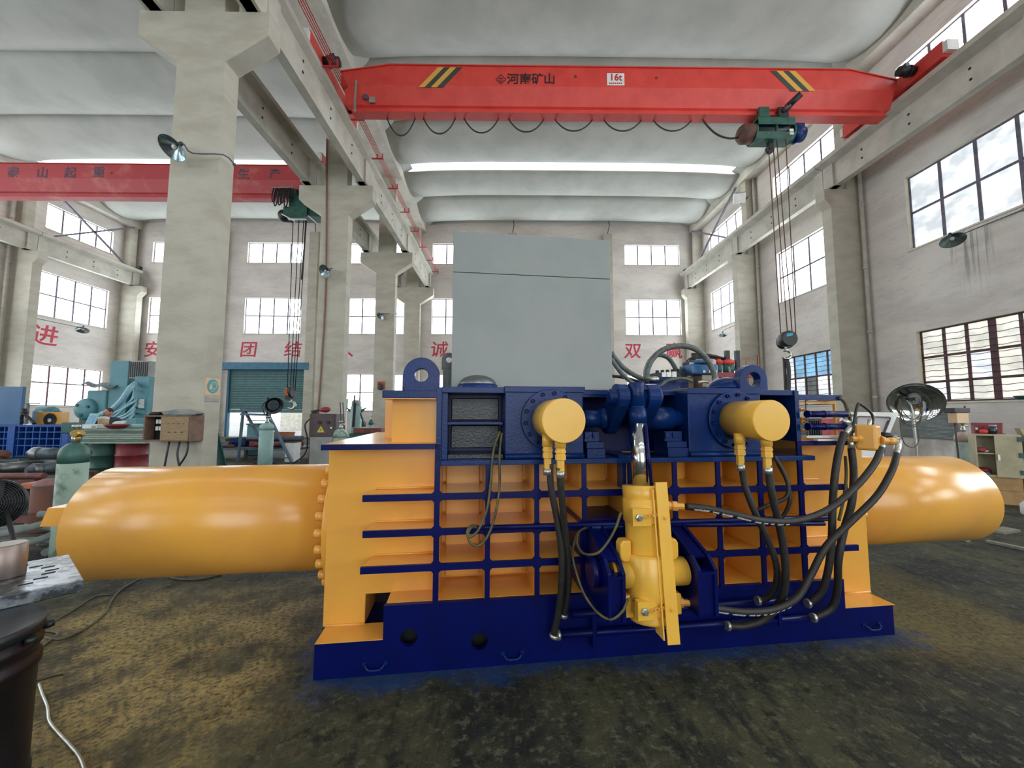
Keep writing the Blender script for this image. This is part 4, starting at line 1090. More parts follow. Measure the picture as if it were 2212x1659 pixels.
MB().box(-.22, .02, -.12, .12, -.12, .22).build('block_cheek', M['orange'], bl2, bev=.03)
MB().cyl((.04, -.08, .05), (.14, -.08, .05), .22, None, 20).cyl((-.04, 0, .12), (.0, 0, .12), .2, None, 20).box(-.16, .16, -.1, .1, -.25, -.1).build('sheave', M['black'], bl2)
hook_shape(MB(), 1.1).build('hook', M['zinc'], bl2, (0.05, 0, -.05))
for xt, xb2 in ((-.35, -.14), (-.1, -.02), (.1, .08), (.22, .17)):
    MB().tube([(h2.x - k2.x + xt, -.1, h2.z - k2.z - .55), (xb2, 0, .1)], .016, 6, 1).build('wire_rope', M['black'], bl2)
MB().tube([(h2.x - k2.x + .3, -.3, h2.z - k2.z - .6), (h2.x - k2.x + .28, -.3, h2.z - k2.z - 1.6), (h2.x - k2.x + .22, -.3, h2.z - k2.z - 3.2)], .03, 6, 2).build('pendant_cable', M['black'], bl2)

# lamps on bracket arms
def bracket_lamp(label, c, axis, r, arm, group=None):
    c = Vector(c); root = thing('bracket_lamp', label, 'lamp', c, 0, group)
    ax_ = Vector(axis).normalized()
    MB().lathe(-ax_ * r * .75, ax_, [(r * .16, 0), (r * .22, r * .18), (r * .5, r * .42), (r * .86, r * .66), (r, r * .78)], 28, True, True, False).build('lamp_shade', M['lampshade'], root)
    MB().lathe(-ax_ * r * .68, ax_, [(r * .05, 0), (r * .3, r * .22), (r * .6, r * .46), (r * .97, r * .70)], 28, True, True, False).build('reflector', M['lampin'], root)
    MB().ball(-ax_ * r * .25, r * .2).build('bulb', M['white'], root)
    MB().lathe(-ax_ * r * 1.1, ax_, [(r * .12, 0), (r * .16, r * .1), (r * .16, r * .4)], 14).build('lamp_neck', M['lampshade'], root)
    pts = [Vector(a) - c for a in arm]; pts[0] = -ax_ * r * 1.05
    MB().tube(pts, max(.014, r * .06), 6, 3).build('lamp_arm', M['frame'], root)
    for p in (pts[-1],): MB().ball(p, r * .16, n=8, k=5).build('wall_fixing', M['frame'], root)
bracket_lamp('largest dark dish lamp on a jointed arm on the near column', P(372, 320, 7.3), (-.17, -.55, -.76), .25, [(0, 0, 0), P(398, 312, 7.4), P(416, 331, 7.45), P(482, 334, 7.62), P(507, 356, 7.95)])
bracket_lamp('dark dish lamp beside the conduit on the second middle column', P(701, 586, 13.6), (-.35, -.75, -.45), .235, [(0, 0, 0), P(706, 580, 13.8), P(716, 580, 14.1)])
bracket_lamp('small dark dish lamp left of the third middle column', P(822, 683, 20.0), (-.35, -.6, -.7), .22, [(0, 0, 0), P(830, 677, 20.0), P(842, 678, 20.2), P(856, 678, 20.4)])
bracket_lamp('dish lamp on a long arm below the near right wall window', PX(2058, 519, 12.55), (-.25, -.4, -.85), .27, [(0, 0, 0), PX(2072, 508, 12.8), PX(2095, 499, 13.2), PX(2212, 452, 13.36)])
bracket_lamp('small dish lamp above the hydraulic unit on the right wall', PX(1562, 724, 12.6), (-.1, -.3, -.95), .22, [(0, 0, 0), PX(1566, 712, 12.9), PX(1590, 702, 13.36)])
bracket_lamp('dish lamp on a long arm under the left wall window', PX(178, 713, -25.1), (.3, -.4, -.85), .3, [(0, 0, 0), PX(168, 706, -25.4), PX(75, 687, -26.1)])
fl = P(1597, 428, 19.9)
fd = thing('floodlight', 'white square floodlight under the roof beam of the right wall', 'lamp', fl)
MB().obox((0, 0, 0), (.26, -.1, 0), (.05, .12, .1), (-.06, -.14, .2)).build('lamp_housing', M['white'], fd, bev=.02)
MB().obox((-.01, -.1, .05), (.22, -.085, 0), (.004, .008, .006), (-.05, -.11, .16)).build('lamp_glass', M['zinc'], fd)
MB().tube([(0, .1, 0), (.3, .4, -.1), (.6, .2, .2)], .03, 6, 2).build('lamp_bracket', M['black'], fd)
# siren box and mask sign
p = P(823, 832, 20.15)
sr = thing('siren_box', 'small red box with black siren on the third middle column', 'siren', p)
MB().box(-.2, .2, -.0, .06, -.22, .2).build('back_box', M['orange'], sr, bev=.01)
MB().lathe((0, 0, .02), (0, -1, 0), [(.07, 0), (.07, .08), (.1, .16)], 14).lathe((0, -.0, -.12), (0, -1, 0), [(.12, 0), (.13, .08), (.08, .12)], 16).build('horn', M['black'], sr)
q0, q1 = PX(449, 816, -5.972), PX(471, 868, -5.972)
yy, zz = (q0.y + PX(471, 816, -5.972).y) / 2, (q0.z + q1.z) / 2
sgn = thing('safety_sign', 'cream sign with a teal welding mask symbol on the near column', 'sign', (-5.972, yy, zz))
w2 = .19; h_ = abs(q0.z - q1.z) / 2
MB().box(0, .008, -w2, w2, -h_ * .45, h_).build('sign_plate', M['signcream'], sgn)
MB().box(0, .008, -w2, w2, -h_, -h_ * .45).build('sign_caption_plate', M['greybox'], sgn)
def disc(cx, cz, rx, rz, x0, x1, m, nm, n=28):
    MB().prism([(cx + rx * math.cos(2*pi*i/n), cz + rz * math.sin(2*pi*i/n)) for i in range(n)], 'yz', x0, x1).build(nm, m, sgn)
cz = h_ * .30; R = w2 * .80
disc(0, cz, R, R * .95, .008, .010, M['tealp'], 'sign_disc')
MB().ring([(.03 + R * .52 * math.cos(2*pi*i/20), cz + R*.15 + R * .5 * math.sin(2*pi*i/20)) for i in range(20)], [(.03 + R * .42 * math.cos(2*pi*i/20), cz + R*.15 + R * .4 * math.sin(2*pi*i/20)) for i in range(20)], 'yz', .010, .012).build('sign_symbol', M['signcream'], sgn)
disc(-R * .38, cz - R * .1, R * .24, R * .38, .010, .013, M['signcream'], 'sign_symbol')
MB().prism([(-R*.2, cz - R*.72), (R*.2, cz - R*.62), (R*.3, cz - R*.3), (R*.22, cz - R*.3), (R*.1, cz - R*.55), (-R*.2, cz - R*.62)], 'yz', .010, .012).build('sign_symbol', M['signcream'], sgn)
MB().prism([(R*.02, cz + R*.1), (R*.42, cz + R*.36), (R*.42, cz + R*.43), (R*.02, cz + R*.17)], 'yz', .012, .013).build('sign_symbol', M['signcream'], sgn)
lettering('sign_lettering', '必须戴防护面罩', .05, M['signcream'], sgn, (.0095, 0, -h_ * .66), (0, 1, 0), (0, 0, 1), .001, .001)
# ------------------------------------------------------------------ things standing about the halls
def fx(x, y, Y): return P(x, y, Y).x
def fz(y, Y, x=1106): return P(x, y, Y).z
def T(name, label, cat, x, y, Y, z=0.0, rz=0, group=None):
    """A thing standing where pixel x, y meets depth Y, its base at height z."""
    p = P(x, y, Y); return thing(name, label, cat, (p.x, Y, z), rz, group)
def floor_pt(x, y):
    d = CR * ((x - 1106) / F_PX) + CU * ((829.5 - y) / F_PX) + _f
    return CAM + d * (-CAM_H / d.z)
def gas_cylinder(label, x, y, Y, H, r, body, shoulder, frac=.16, group='steel gas cylinders', cap=False):
    o = T('gas_cylinder', label, 'gas cylinder', x, y, Y, 0, 0, group)
    hb = H * (.86 - frac)
    MB().lathe((0, 0, 0), (0, 0, 1), [(r * .94, 0), (r, .03), (r, hb)], 28).build('cylinder_body', body, o)
    MB().lathe((0, 0, hb), (0, 0, 1), [(r, 0), (r, H * frac * .45), (r * .88, H * frac * .72), (r * .5, H * frac * .95), (r * .28, H * frac)], 28).build('cylinder_shoulder', shoulder, o)
    z = hb + H * frac
    MB().lathe((0, 0, z), (0, 0, 1), [(r * .26, 0), (r * .26, H * .05), (r * .17, H * .055), (r * .17, H * .11), (r * .3, H * .115), (r * .3, H * .135)], 12).cyl((0, 0, z + H * .08), (r * .6, -.02, z + H * .08), r * .12, None, 8).build('valve', M['zinc'], o)
    return o
# -- left foreground: steel plate on a black drum, with a round steel block
pl0 = thing('steel_plate_stand', 'thick slotted steel plate on a black pipe drum in the near left corner', 'plate stand', (-1.95, 1.62, 0))
def zpt(x, y, z):
    d = CR * ((x - 1106) / F_PX) + CU * ((829.5 - y) / F_PX) + _f
    return CAM + d * ((z - CAM_H) / d.z)
ZT = .84
fr, nr, nl, flf = zpt(150, 1197, ZT), zpt(181, 1251, ZT), zpt(0, 1289, ZT), zpt(35, 1216, ZT)
e = (nl - nr).normalized(); q = nr + e * 1.0; q2 = fr + e * 1.0
o3 = Vector((-1.95, 1.62, 0))
mb = MB(); C4 = [nr - o3, q - o3, q2 - o3, fr - o3]
mb.add([(c.x, c.y, ZT - .055) for c in C4] + [(c.x, c.y, ZT) for c in C4], [(0, 1, 2, 3), (7, 6, 5, 4), (4, 5, 1, 0), (5, 6, 2, 1), (6, 7, 3, 2), (7, 4, 0, 3)])
mb.build('top_plate', mat('oily_plate_steel', '9aa2aa', '545a5e', .3, .75, scale=16, lo=.42, hi=.58, bump=.15, bscale=30), pl0, bev=.004)
for x, y in ((78, 1224), (104, 1225), (112, 1231), (105, 1238), (88, 1249), (55, 1262), (46, 1223), (32, 1248)):
    c = zpt(x, y, ZT) - o3
    MB().obox((c.x, c.y, ZT + .0006), e * .022, Vector((-e.y, e.x, 0)) * .006, (0, 0, .0012)).build('slot', M['void'], pl0)
dc = zpt(-75, 1330, ZT) - o3; dc.z = 0
DR = .19
dr = MB().lathe((dc.x, dc.y, 0), (0, 0, 1), [(DR, 0), (DR, .18), (DR + .006, .19), (DR + .006, .21), (DR, .22), (DR, .60), (DR + .01, .61), (DR + .01, .64), (DR, .65), (DR, .68), (DR + .01, .69), (DR + .01, .71), (DR, .72), (DR, .745)], 40)
dr.build('drum', mat('black_oily_drum', '141318', '22191c', .45, .3, scale=5, bump=.1), pl0)
MB().cyl((dc.x, dc.y, .74), (dc.x, dc.y, .785), DR + .012, None, 40).build('drum_flange', M['black'], pl0)
for k in range(10):
    t = 2 * pi * k / 10 + .2; MB().cyl((dc.x + (DR + .018) * math.cos(t), dc.y + (DR + .018) * math.sin(t), .72), (dc.x + (DR + .018) * math.cos(t), dc.y + (DR + .018) * math.sin(t), .74), .018, None, 6).build('bolt', M['black'], pl0)
sc_ = zpt(-8, 1252, ZT)
bl = thing('steel_block', 'round bare steel block standing on the slotted plate', 'steel block', (sc_.x, sc_.y + .03, ZT + .001))
MB().lathe((0, 0, 0), (0, 0, 1), [(.062, 0), (.064, .004), (.064, .145), (.058, .15)], 32).build('block_body', mat('turned_steel', '8f8078', '75675f', .4, .6, scale=5), bl)
# -- fan at the left edge
fc = P(-22, 1090, 3.45)
fan = thing('pedestal_fan', 'large black industrial fan with wire guard at the left edge of the hall', 'fan', (fc.x, 3.45, 0))
fa = Vector((.55, -.8, .12)).normalized(); _, a1, a2 = MB().frame(fa)
c0 = Vector((0, 0, fc.z))
gd = MB()
for k in range(1, 16):
    r = .205 * k / 15; h = .07 * math.cos(pi / 2 * k / 15)
    n = 28; gd.tube([c0 + fa * h + (a1 * math.cos(2*pi*i/n) + a2 * math.sin(2*pi*i/n)) * r for i in range(n + 1)], .0035, 5, 1, False)
for k in range(10):
    t = 2 * pi * k / 10; gd.tube([c0 + fa * .07 * math.cos(pi/2*i/4) + (a1 * math.cos(t) + a2 * math.sin(t)) * .205 * i / 4 for i in range(5)], .004, 5, 1)
gd.build('fan_guard', M['black'], fan)
MB().lathe(c0 - fa * .09, fa, [(.02, .0), (.12, .0), (.2, .02), (.21, .05), (.21, .09), (.2, .095)], 36, True, True, False).build('fan_ring', M['black'], fan)
for k in range(4):
    t = 2 * pi * k / 4; d1 = a1 * math.cos(t) + a2 * math.sin(t); d2 = -a1 * math.sin(t) + a2 * math.cos(t)
    MB().obox(c0 + d1 * .11 - fa * .03, d1 * .085, d2 * .05 + fa * .03, fa * .004).build('fan_blade', M['scrap'], fan)
MB().lathe(c0 - fa * .25, fa, [(.07, 0), (.085, .03), (.085, .15), (.04, .2)], 18).build('fan_motor', M['black'], fan)
lg0 = P(32, 1104, 3.45) - Vector((fc.x, 3.45, 0)); lg1 = floor_pt(88, 1210) - Vector((fc.x, 3.45, 0)); lg1 = P(88, 1208, 3.5) - Vector((fc.x, 3.45, 0)); lg1.z = max(lg1.z, .02)
st = MB().tube([c0 - fa * .1, Vector((-.02, .06, .25)), Vector((-.02, .06, .05))], .02, 8, 1).tube([Vector((.1, .03, c0.z - .03)), Vector((.43, -.02, .02))], .016, 8, 1).tube([Vector((-.02, .06, .3)), Vector((-.3, .1, .02))], .016, 8, 1).tube([Vector((-.02, .06, .3)), Vector((.02, .4, .02))], .016, 8, 1)
st.tube([Vector((.17, 0, .22)), Vector((-.2, .08, .2))], .009, 6, 1)
st.build('fan_stand', M['black'], fan)
# -- gas cylinder behind the left press cylinder
gas_cylinder('tall stained grey green gas cylinder behind the left yellow press cylinder', 150, 1100, 4.45, 1.47, .125, M['gas'], M['gasd'], .15)
reg = T('gas_regulator', 'small brass regulator on the stained grey green gas cylinder', 'regulator', 170, 938, 4.38, 1.37)
MB().cyl((0, -.05, 0), (0, .03, 0), .04, None, 14).cyl((-.08, 0, 0), (.05, 0, 0), .02, None, 8).cyl((.0, 0, -.1), (0, 0, 0), .018, None, 8).build('regulator_body', mat('brass', 'b89a5a', None, .35, .8), reg)
# -- shafts and rods piled on a low rack at the left
rk = T('storage_rack', 'low rusty rack under the pile of old shafts', 'rack', 60, 1050, 7.6, 0)
for y in (-.5, .5): MB().box(-1.6, .75, y - .04, y + .04, .34, .42).build('rack_rail', M['rust'], rk)
for x in (-1.5, -.4, .7):
    for y in (-.5, .5): MB().box(x - .03, x + .03, y - .03, y + .03, 0, .34).build('rack_leg', M['rust'], rk)
def shaft(label, p, q, r, m, ends=None, name='shaft'):
    p, q = Vector(p), Vector(q); c = (p + q) / 2; d = q - p; L = d.length
    o = thing(name, label, 'shaft', c)
    pr_ = [(r * .55, 0), (r * .6, L * .10), (r, L * .105), (r, L * .55), (r * .85, L * .555), (r * .85, L * .9), (r * .5, L * .905), (r * .5, L)] if ends else [(r * .96, 0), (r, .01), (r, L - .01), (r * .96, L)]
    MB().lathe(p - c, d, pr_, 16).build('shaft_body', m, o)
    if ends: MB().lathe(p - c - d.normalized() * .01, d, [(r * 1.1, L * .1), (r * 1.15, L * .12), (r * 1.15, L * .2), (r * 1.1, L * .22)], 18).build('shaft_collar', M['steel'], o)
X0 = P(60, 1050, 7.6).x
sh = [('thick stepped steel shaft lying nearest the blue machine', (-1.75, 7.3, .56), (-.75, 8.2, .56), .11, 'scrap', 1),
      ('worn stepped shaft with a ring end in the middle of the pile', (-.5, 7.3, .55), (.05, 8.1, .56), .105, 'steel', 1),
      ('second ring ended roller beside the gas cylinder', (.3, 7.3, .545), (.55, 8.1, .55), .10, 'scrap', 1),
      ('long reddish rod lying across the front of the pile', (-.55, 7.1, .476), (.85, 7.12, .476), .055, 'scrapr', 0),
      ('thin bright steel bar at the foot of the pile', (-1.1, 6.98, .33), (.7, 6.98, .33), .028, 'zinc', 0),
      ('thin reddish steel bar below the bright one', (-.9, 6.95, .22), (.6, 6.95, .22), .03, 'scrapr', 0),
      ('fat grey roller on top of the pile at the back', (-.4, 7.9, .79), (.75, 7.95, .79), .115, 'scrap', 1),
      ('rusty stepped shaft on top at the left of the pile', (-1.55, 8.0, .79), (-.55, 7.7, .79), .10, 'rust', 1),
      ('slim steel shaft leaning on the left of the pile', (-1.65, 7.1, .472), (-.7, 7.1, .472), .05, 'steel', 0)]
for lb, p, q, r, m, en in sh: shaft(lb, (X0 + p[0], p[1], p[2]), (X0 + q[0], q[1], q[2]), r, M[m], en)
dk = T('rusty_drum', 'dark rusty drum with a pinkish lid beside the gas cylinder', 'drum', 100, 1090, 5.5, 0)
MB().lathe((0, 0, 0), (0, 0, 1), [(.15, 0), (.152, .02), (.152, .25), (.158, .26), (.158, .28), (.152, .29), (.152, .6)], 24).build('drum_body', M['rust'], dk)
MB().dome((0, 0, .6), .15, .1, 20, 5).build('drum_lid', mat('dull_pink_lid', '8a6a68', '6f5553', .8, scale=6), dk)
mo = T('orange_motor', 'small orange capped motor beside the rusty drum', 'motor', 70, 1068, 6.0, 0)
MB().lathe((0, 0, .38), (0, -1, .0), [(.06, -.1), (.09, -.08), (.09, .1), (.06, .12)], 16).box(-.1, .1, -.12, .12, .1, .3).build('motor_body', M['black'], mo)
MB().box(-.08, .09, -.1, .1, .47, .56).build('motor_cap', M['orange'], mo, bev=.02)
MB().box(-.12, .12, -.14, .14, 0, .1).build('motor_foot', M['scrapr'], mo)
rh = T('rubber_hose_coil', 'coil of dull grey hose on the floor behind the fan', 'hose', 34, 1150, 4.5, 0)
MB().tube([(.34 * math.cos(t * .5) * (1 - .01 * t), .3 * math.sin(t * .5), .05 + .012 * t) for t in range(30)], .04, 8, 2).build('hose_coil', M['tarp'], rh)
for i, (x0, y0, x1, y1, lb) in enumerate(((40, 1150, 66, 1142, 'short bright offcut on the floor beside the fan leg'), (60, 1135, 80, 1140, 'crumpled bright offcut near the yellow end lug'), (73, 1168, 92, 1180, 'small pale strip on the floor by the fan leg'))):
    a, b = floor_pt(x0, y0), floor_pt(x1, y1); a.z = b.z = .02
    o = thing('offcut', lb, 'offcut', (a + b) / 2); MB().bar((a - b) / 2, (b - a) / 2, .07, .03).build('offcut_body', M['zinc'], o)
# -- small blue press with a grid side, far left
bb = T('small_blue_press', 'smaller blue press with a gridded side and raised lid in the left hall', 'press', 70, 955, 14.3, 0, .02)
xl, xr_ = -1.75, 1.22
MB().box(xl, xr_, .12, 1.2, 0, 1.12).build('press_body', M['blue'], bb)
BLF = mat('bright_blue_paint', '1d55a8', '1a4c98', .4, scale=3)
for z in (.04, .42, .66, .90, 1.1): MB().box(xl, xr_, 0, .12, z - .018, z + .018).build('rib', BLF, bb)
for k in range(13):
    x = xl + (xr_ - xl) * k / 12; MB().box(x - .016, x + .016, .002, .12, .04, 1.1).build('post', BLF, bb)
MB().box(-.85, -.6, -.04, .1, 0, 1.15).build('stand_post', BLF, bb); MB().box(1.05, xr_ + .03, -.04, .1, 0, 1.15).build('stand_post', BLF, bb)
MB().box(xl - .05, xr_ + .05, -.05, 1.25, 1.12, 1.16).build('deck_plate', BLF, bb)
MB().box(xl - .3, -.62, .1, .2, 1.16, 2.55).build('lid', mat('mid_blue_paint', '2a628f', '255a86', .5, scale=2), bb, bev=.01)
MB().tube([(-.55, .1, 1.2), (-.5, .05, 1.55), (-.3, .1, 1.4), (-.1, .1, 1.2)], .05, 8, 4).cyl((-.5, .1, 1.5), (-.5, .1, 1.75), .09, None, 12).build('lid_cylinder', M['black'], bb)
oc = T('oil_cooler', 'yellow oil cooler with a round black fan on the small blue press', 'cooler', 103, 912, 14.9, 1.165)
MB().box(-.46, .46, 0, .3, 0, .46).build('cooler_case', M['yellow'], oc, bev=.01)
MB().cyl((.09, -.02, .17), (.09, .01, .17), .24, None, 28).build('fan_grille', M['black'], oc); MB().cyl((.09, -.03, .15), (.09, -.02, .15), .07, None, 14).build('fan_hub', M['white'], oc)
pm = T('pump_motor', 'grey pump motor with a round cover behind the yellow oil cooler', 'motor', 96, 890, 15.35, 1.165)
MB().box(-.35, .35, -.1, .3, 0, .5).lathe((-.35, .1, .5), (1, 0, 0), [(.15, 0), (.18, .05), (.18, .6), (.12, .7)], 18).build('motor_body', M['tealm'], pm, bev=.02)
MB().cyl((0, -.14, .4), (0, -.1, .4), .1, None, 16).build('motor_cover', M['white'], pm)
rl = T('guard_rail', 'thin blue guard rail between the small blue press and the left window', 'rail', 50, 880, 17.5, 0)
MB().bar((-.5, 0, 2.0), (.7, 0, 2.0), .05, .05).bar((.2, 0, 0), (.2, 0, 2.0), .08, .08).bar((-.5, 0, 0), (-.5, 0, 2.0), .05, .05).build('rail_frame', M['frame'], rl)
# -- teal machine tool
mt = T('machine_tool', 'large teal machine tool with a tall cabinet and round spindle housing', 'machine tool', 262, 900, 13.2, 0)
TM = M['tealm']
MB().box(-.5, .12, 0, 1.0, .5, 3.36).box(.12, .85, .25, 1.0, .5, 2.7).build('tool_cabinet', TM, mt, bev=.02)
MB().box(.12, .80, .02, .25, 2.75, 3.36).build('slatted_cover', M['greybox'], mt, bev=.02)
for k in range(9): MB().box(.16 + k * .07, .185 + k * .07, .0, .02, 2.8, 3.32).build('cover_slat', M['black'], mt)
MB().box(.45, .95, -.1, .2, 1.95, 2.82).box(.62, 1.0, -.2, .1, 1.35, 2.1).build('control_box', TM, mt, bev=.02)
MB().box(.74, .92, -.215, -.2, 1.75, 2.05).build('control_label', M['white'], mt)
MB().box(-1.5, 1.3, -.1, 1.1, 0, .55).build('machine_bed', M['dkgreen'], mt, bev=.02)
MB().box(-1.15, -.5, -.05, .7, 1.5, 2.35).lathe((-1.1, -.02, 1.72), (0, -1, 0), [(.36, -.05), (.36, .1), (.30, .16), (.12, .2)], 24).build('spindle_head', TM, mt, bev=.04)
for t in (.4, 2.5, 4.6): MB().cyl((-1.1 + .2 * math.cos(t), -.23, 1.72 + .2 * math.sin(t)), (-1.1 + .2 * math.cos(t), -.19, 1.72 + .2 * math.sin(t)), .05, None, 10).build('spindle_hole', M['black'], mt)
MB().box(-1.4, -.45, .0, .9, .55, 1.45).build('machine_column', M['dkgreen'], mt, bev=.03)
MB().box(-2.2, -.8, .2, .9, .9, 1.28).build('machine_table', M['dkgreen'], mt, bev=.03)
tp = T('tarp_cover', 'grey tarpaulin flung over the top of the machine tool head', 'tarpaulin', 210, 850, 13.0, 2.36)
tpm = MB(); nn = 8
vs2 = [(-.45 + .9 * i / nn, -.1 + .8 * j / nn, .05 * math.sin(i * 1.3 + j) + .22 - .12 * (i / nn) - .05 * math.cos(j * 1.1)) for i in range(nn + 1) for j in range(nn + 1)]
tpm.add(vs2, [(i*(nn+1)+j, (i+1)*(nn+1)+j, (i+1)*(nn+1)+j+1, i*(nn+1)+j+1) for i in range(nn) for j in range(nn)], True)
k = tpm.build('tarp_sheet', M['tarp'], tp).modifiers.new('t', 'SOLIDIFY'); k.thickness = .02
HB = mat('pale_blue_hose', '9cc4cf', '86b2c0', .4, scale=8)
hs = [([(293, 828), (280, 840), (268, 858), (252, 876), (236, 888), (215, 898), (195, 915)], .085, 'thickest pale blue hose sweeping down from the machine tool'),
      ([(290, 842), (286, 860), (276, 872), (262, 884), (245, 897)], .028, 'thin pale hose hanging highest of the hose bundle'),
      ([(298, 862), (282, 872), (266, 884), (250, 898), (240, 905)], .03, 'thin pale hose second in the hose bundle'),
      ([(296, 868), (284, 884), (272, 895), (255, 902), (243, 906)], .03, 'thin pale hose crossing in the middle of the hose bundle'),
      ([(292, 880), (284, 892), (270, 902), (246, 909)], .034, 'thin pale hose lowest curved one of the bundle'),
      ([(291, 892), (280, 904), (268, 916), (260, 925)], .034, 'short straight pale hose down to the stacked boards')]
for pts, r, lb in hs:
    p3 = [P(x, y, 13.02 if i == 0 else 12.7 - .11 * hs.index((pts, r, lb))) for i, (x, y) in enumerate(pts)]; p3.append(Vector((p3[-1].x - .1, 13.4, 1.28 + r if p3[-1].z > 1.3 else .56 + r))); c = p3[-1].copy()
    o = thing('drain_hose', lb, 'hose', c); MB().tube([q - c for q in p3], r, 8, 4).build('hose_tube', HB, o)
# -- boards on two drums, and what lies on them
BY = 9.4
for lb, x, m, sub in (('dark green steel drum under the stack of boards', 230, 'dkgreen', None), ('red steel drum under the stack of boards', 284, 'dkred', None)):
    o = T('steel_drum', lb, 'drum', x + (1 if x > 250 else -1), 985, BY + .36, 0)
    MB().lathe((0, 0, 0), (0, 0, 1), [(.28, 0), (.30, .015), (.295, .03), (.295, .26), (.307, .275), (.307, .295), (.295, .31), (.295, .55), (.307, .565), (.307, .585), (.295, .60), (.295, .83), (.30, .84), (.30, .855)], 32).build('drum_body', M[m], o)
    MB().lathe((0, 0, .855), (0, 0, 1), [(.305, 0), (.305, .012), (.28, .013)], 32).build('drum_rim', M['zinc'], o)
xa_, xb_ = fx(178, 950, BY), fx(316, 950, BY)
GB = [mat('aged_board_a', '9fae9c', '7f9284', .8, scale=6, stretch=(1, 1, 12)), mat('aged_board_b', '6d7f78', '56696a', .8, scale=6, stretch=(1, 1, 12))]
for k in range(7):
    o = MB().box(-(xb_ - xa_) / 2, (xb_ - xa_) / 2, 0, .9, 0, .044).build('board', GB[k % 2 if k != 3 else 0], None, ((xa_ + xb_) / 2 + random.uniform(-.03, .03), BY + random.uniform(-.03, .03), .872 + k * .05), bev=.004)
    tag(o, ('lowest', 'second lowest', 'third lowest', 'middle', 'third highest', 'second highest', 'topmost')[k] + ' aged greenish board of the stack on the two steel drums', 'board', 'boards stacked on the drums')
ZB = .872 + 7 * .05 + .002
def on_board(name, label, cat, x, dy=0): return T(name, label, cat, x, 930, BY + .38 + dy, ZB)
o = on_board('wall_panel', 'tilted pale blue framed panel on the stack of boards', 'panel', 194, -.2)
MB().prism([(-.17, .0), (.05, .0), (.19, .36), (-.03, .36)], 'xz', 0, .02).build('panel_frame', HB, o); MB().prism([(-.12, .04), (.03, .04), (.13, .31), (-.02, .31)], 'xz', -.006, 0).build('panel_face', mat('panel_blue', '7fb2d0', '6ca3c6', .3, scale=9), o)
o = on_board('white_box', 'flat white box on the stack of boards', 'box', 202, -.3); MB().box(-.17, .17, -.1, .15, 0, .10).build('box_body', M['white'], o, bev=.004); MB().box(.05, .15, -.104, -.1, .02, .07).build('box_label', M['greybox'], o)
o = on_board('red_dish', 'dark red shallow dish on the stack of boards', 'dish', 252, -.35); MB().lathe((0, 0, 0), (0, 0, 1), [(.13, 0), (.2, .05), (.25, .105), (.235, .105), (.18, .06), (.02, .03)], 28).build('dish_bowl', M['dkred'], o)
o = on_board('white_bag', 'white paper bag behind the red dish', 'bag', 262, .2); MB().prism([(-.2, 0), (.18, 0), (.16, .14), (.02, .17), (-.14, .15)], 'xz', -.1, .1).build('bag_body', M['white'], o, bev=.03)
o = on_board('grey_case', 'grey square case on the stack beside the wooden fuse box', 'case', 290, .15); MB().box(-.13, .13, -.1, .15, 0, .24).build('case_body', M['tealm'], o, bev=.01)
o = on_board('plastic_bottle', 'pale green bottle lying on the stack of boards', 'bottle', 297, -.25); MB().lathe((-.16, 0, .055), (1, 0, 0), [(.03, 0), (.05, .03), (.055, .08), (.055, .25), (.02, .3), (.02, .34)], 16).build('bottle_body', M['gasw'], o)
o = on_board('paint_can', 'small pale paint can at the left end of the board stack', 'can', 222, .05); MB().lathe((0, 0, 0), (0, 0, 1), [(.1, 0), (.1, .2), (.105, .21), (.105, .22)], 20).build('can_body', M['signcream'], o); MB().ball((0, 0, .24), .11, (1, 1, .45)).build('can_rag', M['white'], o)
# -- person bending behind the boards
pp = T('person', 'person in a dark jacket standing behind the boards with a hand raised to the face', 'person', 236, 930, 10.75, 0)
def skin_body():
    V_ = [(0, .03, .93), (0, .04, 1.12), (0, .02, 1.32), (0, -.01, 1.48), (-.19, .02, 1.39), (-.30, -.10, 1.16), (-.13, -.20, 1.40), (.19, .02, 1.39), (.29, -.04, 1.14), (.20, -.26, 1.20),
          (-.1, .03, .88), (-.11, .0, .48), (-.11, .04, .07), (-.11, -.1, .035), (.1, .03, .88), (.11, .0, .48), (.11, .04, .07), (.11, -.1, .035)]
    E_ = [(0, 1), (1, 2), (2, 3), (2, 4), (4, 5), (5, 6), (2, 7), (7, 8), (8, 9), (0, 10), (10, 11), (11, 12), (12, 13), (0, 14), (14, 15), (15, 16), (16, 17)]
    R_ = [.15, .15, .17, .06, .085, .06, .042, .085, .06, .042, .1, .075, .05, .035, .1, .075, .05, .035]
    me = bpy.data.meshes.new('jacket_and_trousers'); me.from_pydata(V_, E_, []); me.update()
    o = bpy.data.objects.new('jacket_and_trousers', me); COL.objects.link(o); o.parent = pp
    o.modifiers.new('skin', 'SKIN')
    for i, r in enumerate(R_): me.skin_vertices[0].data[i].radius = (r, r)
    me.skin_vertices[0].data[0].use_root = True
    s_ = o.modifiers.new('sub', 'SUBSURF'); s_.levels = 2; s_.render_levels = 2
    me.materials.append(M['cloth_d'])
skin_body()
hd = Vector((-.03, -.03, 1.61))
mb = MB().ball(hd, .105, (.8, .95, 1.15), 18, 12); mb.cyl(hd + Vector((0, .02, -.16)), hd + Vector((0, .01, -.05)), .055, None, 12)
mb.ball(hd + Vector((-.015, -.105, -.015)), .02, (1, 1.2, 1.4), 8, 6).ball(hd + Vector((.085, .0, -.005)), .026, (.5, 1, 1.3), 8, 6).ball(hd + Vector((-.085, 0, -.005)), .026, (.5, 1, 1.3), 8, 6)
mb.build('head', M['skin'], pp)
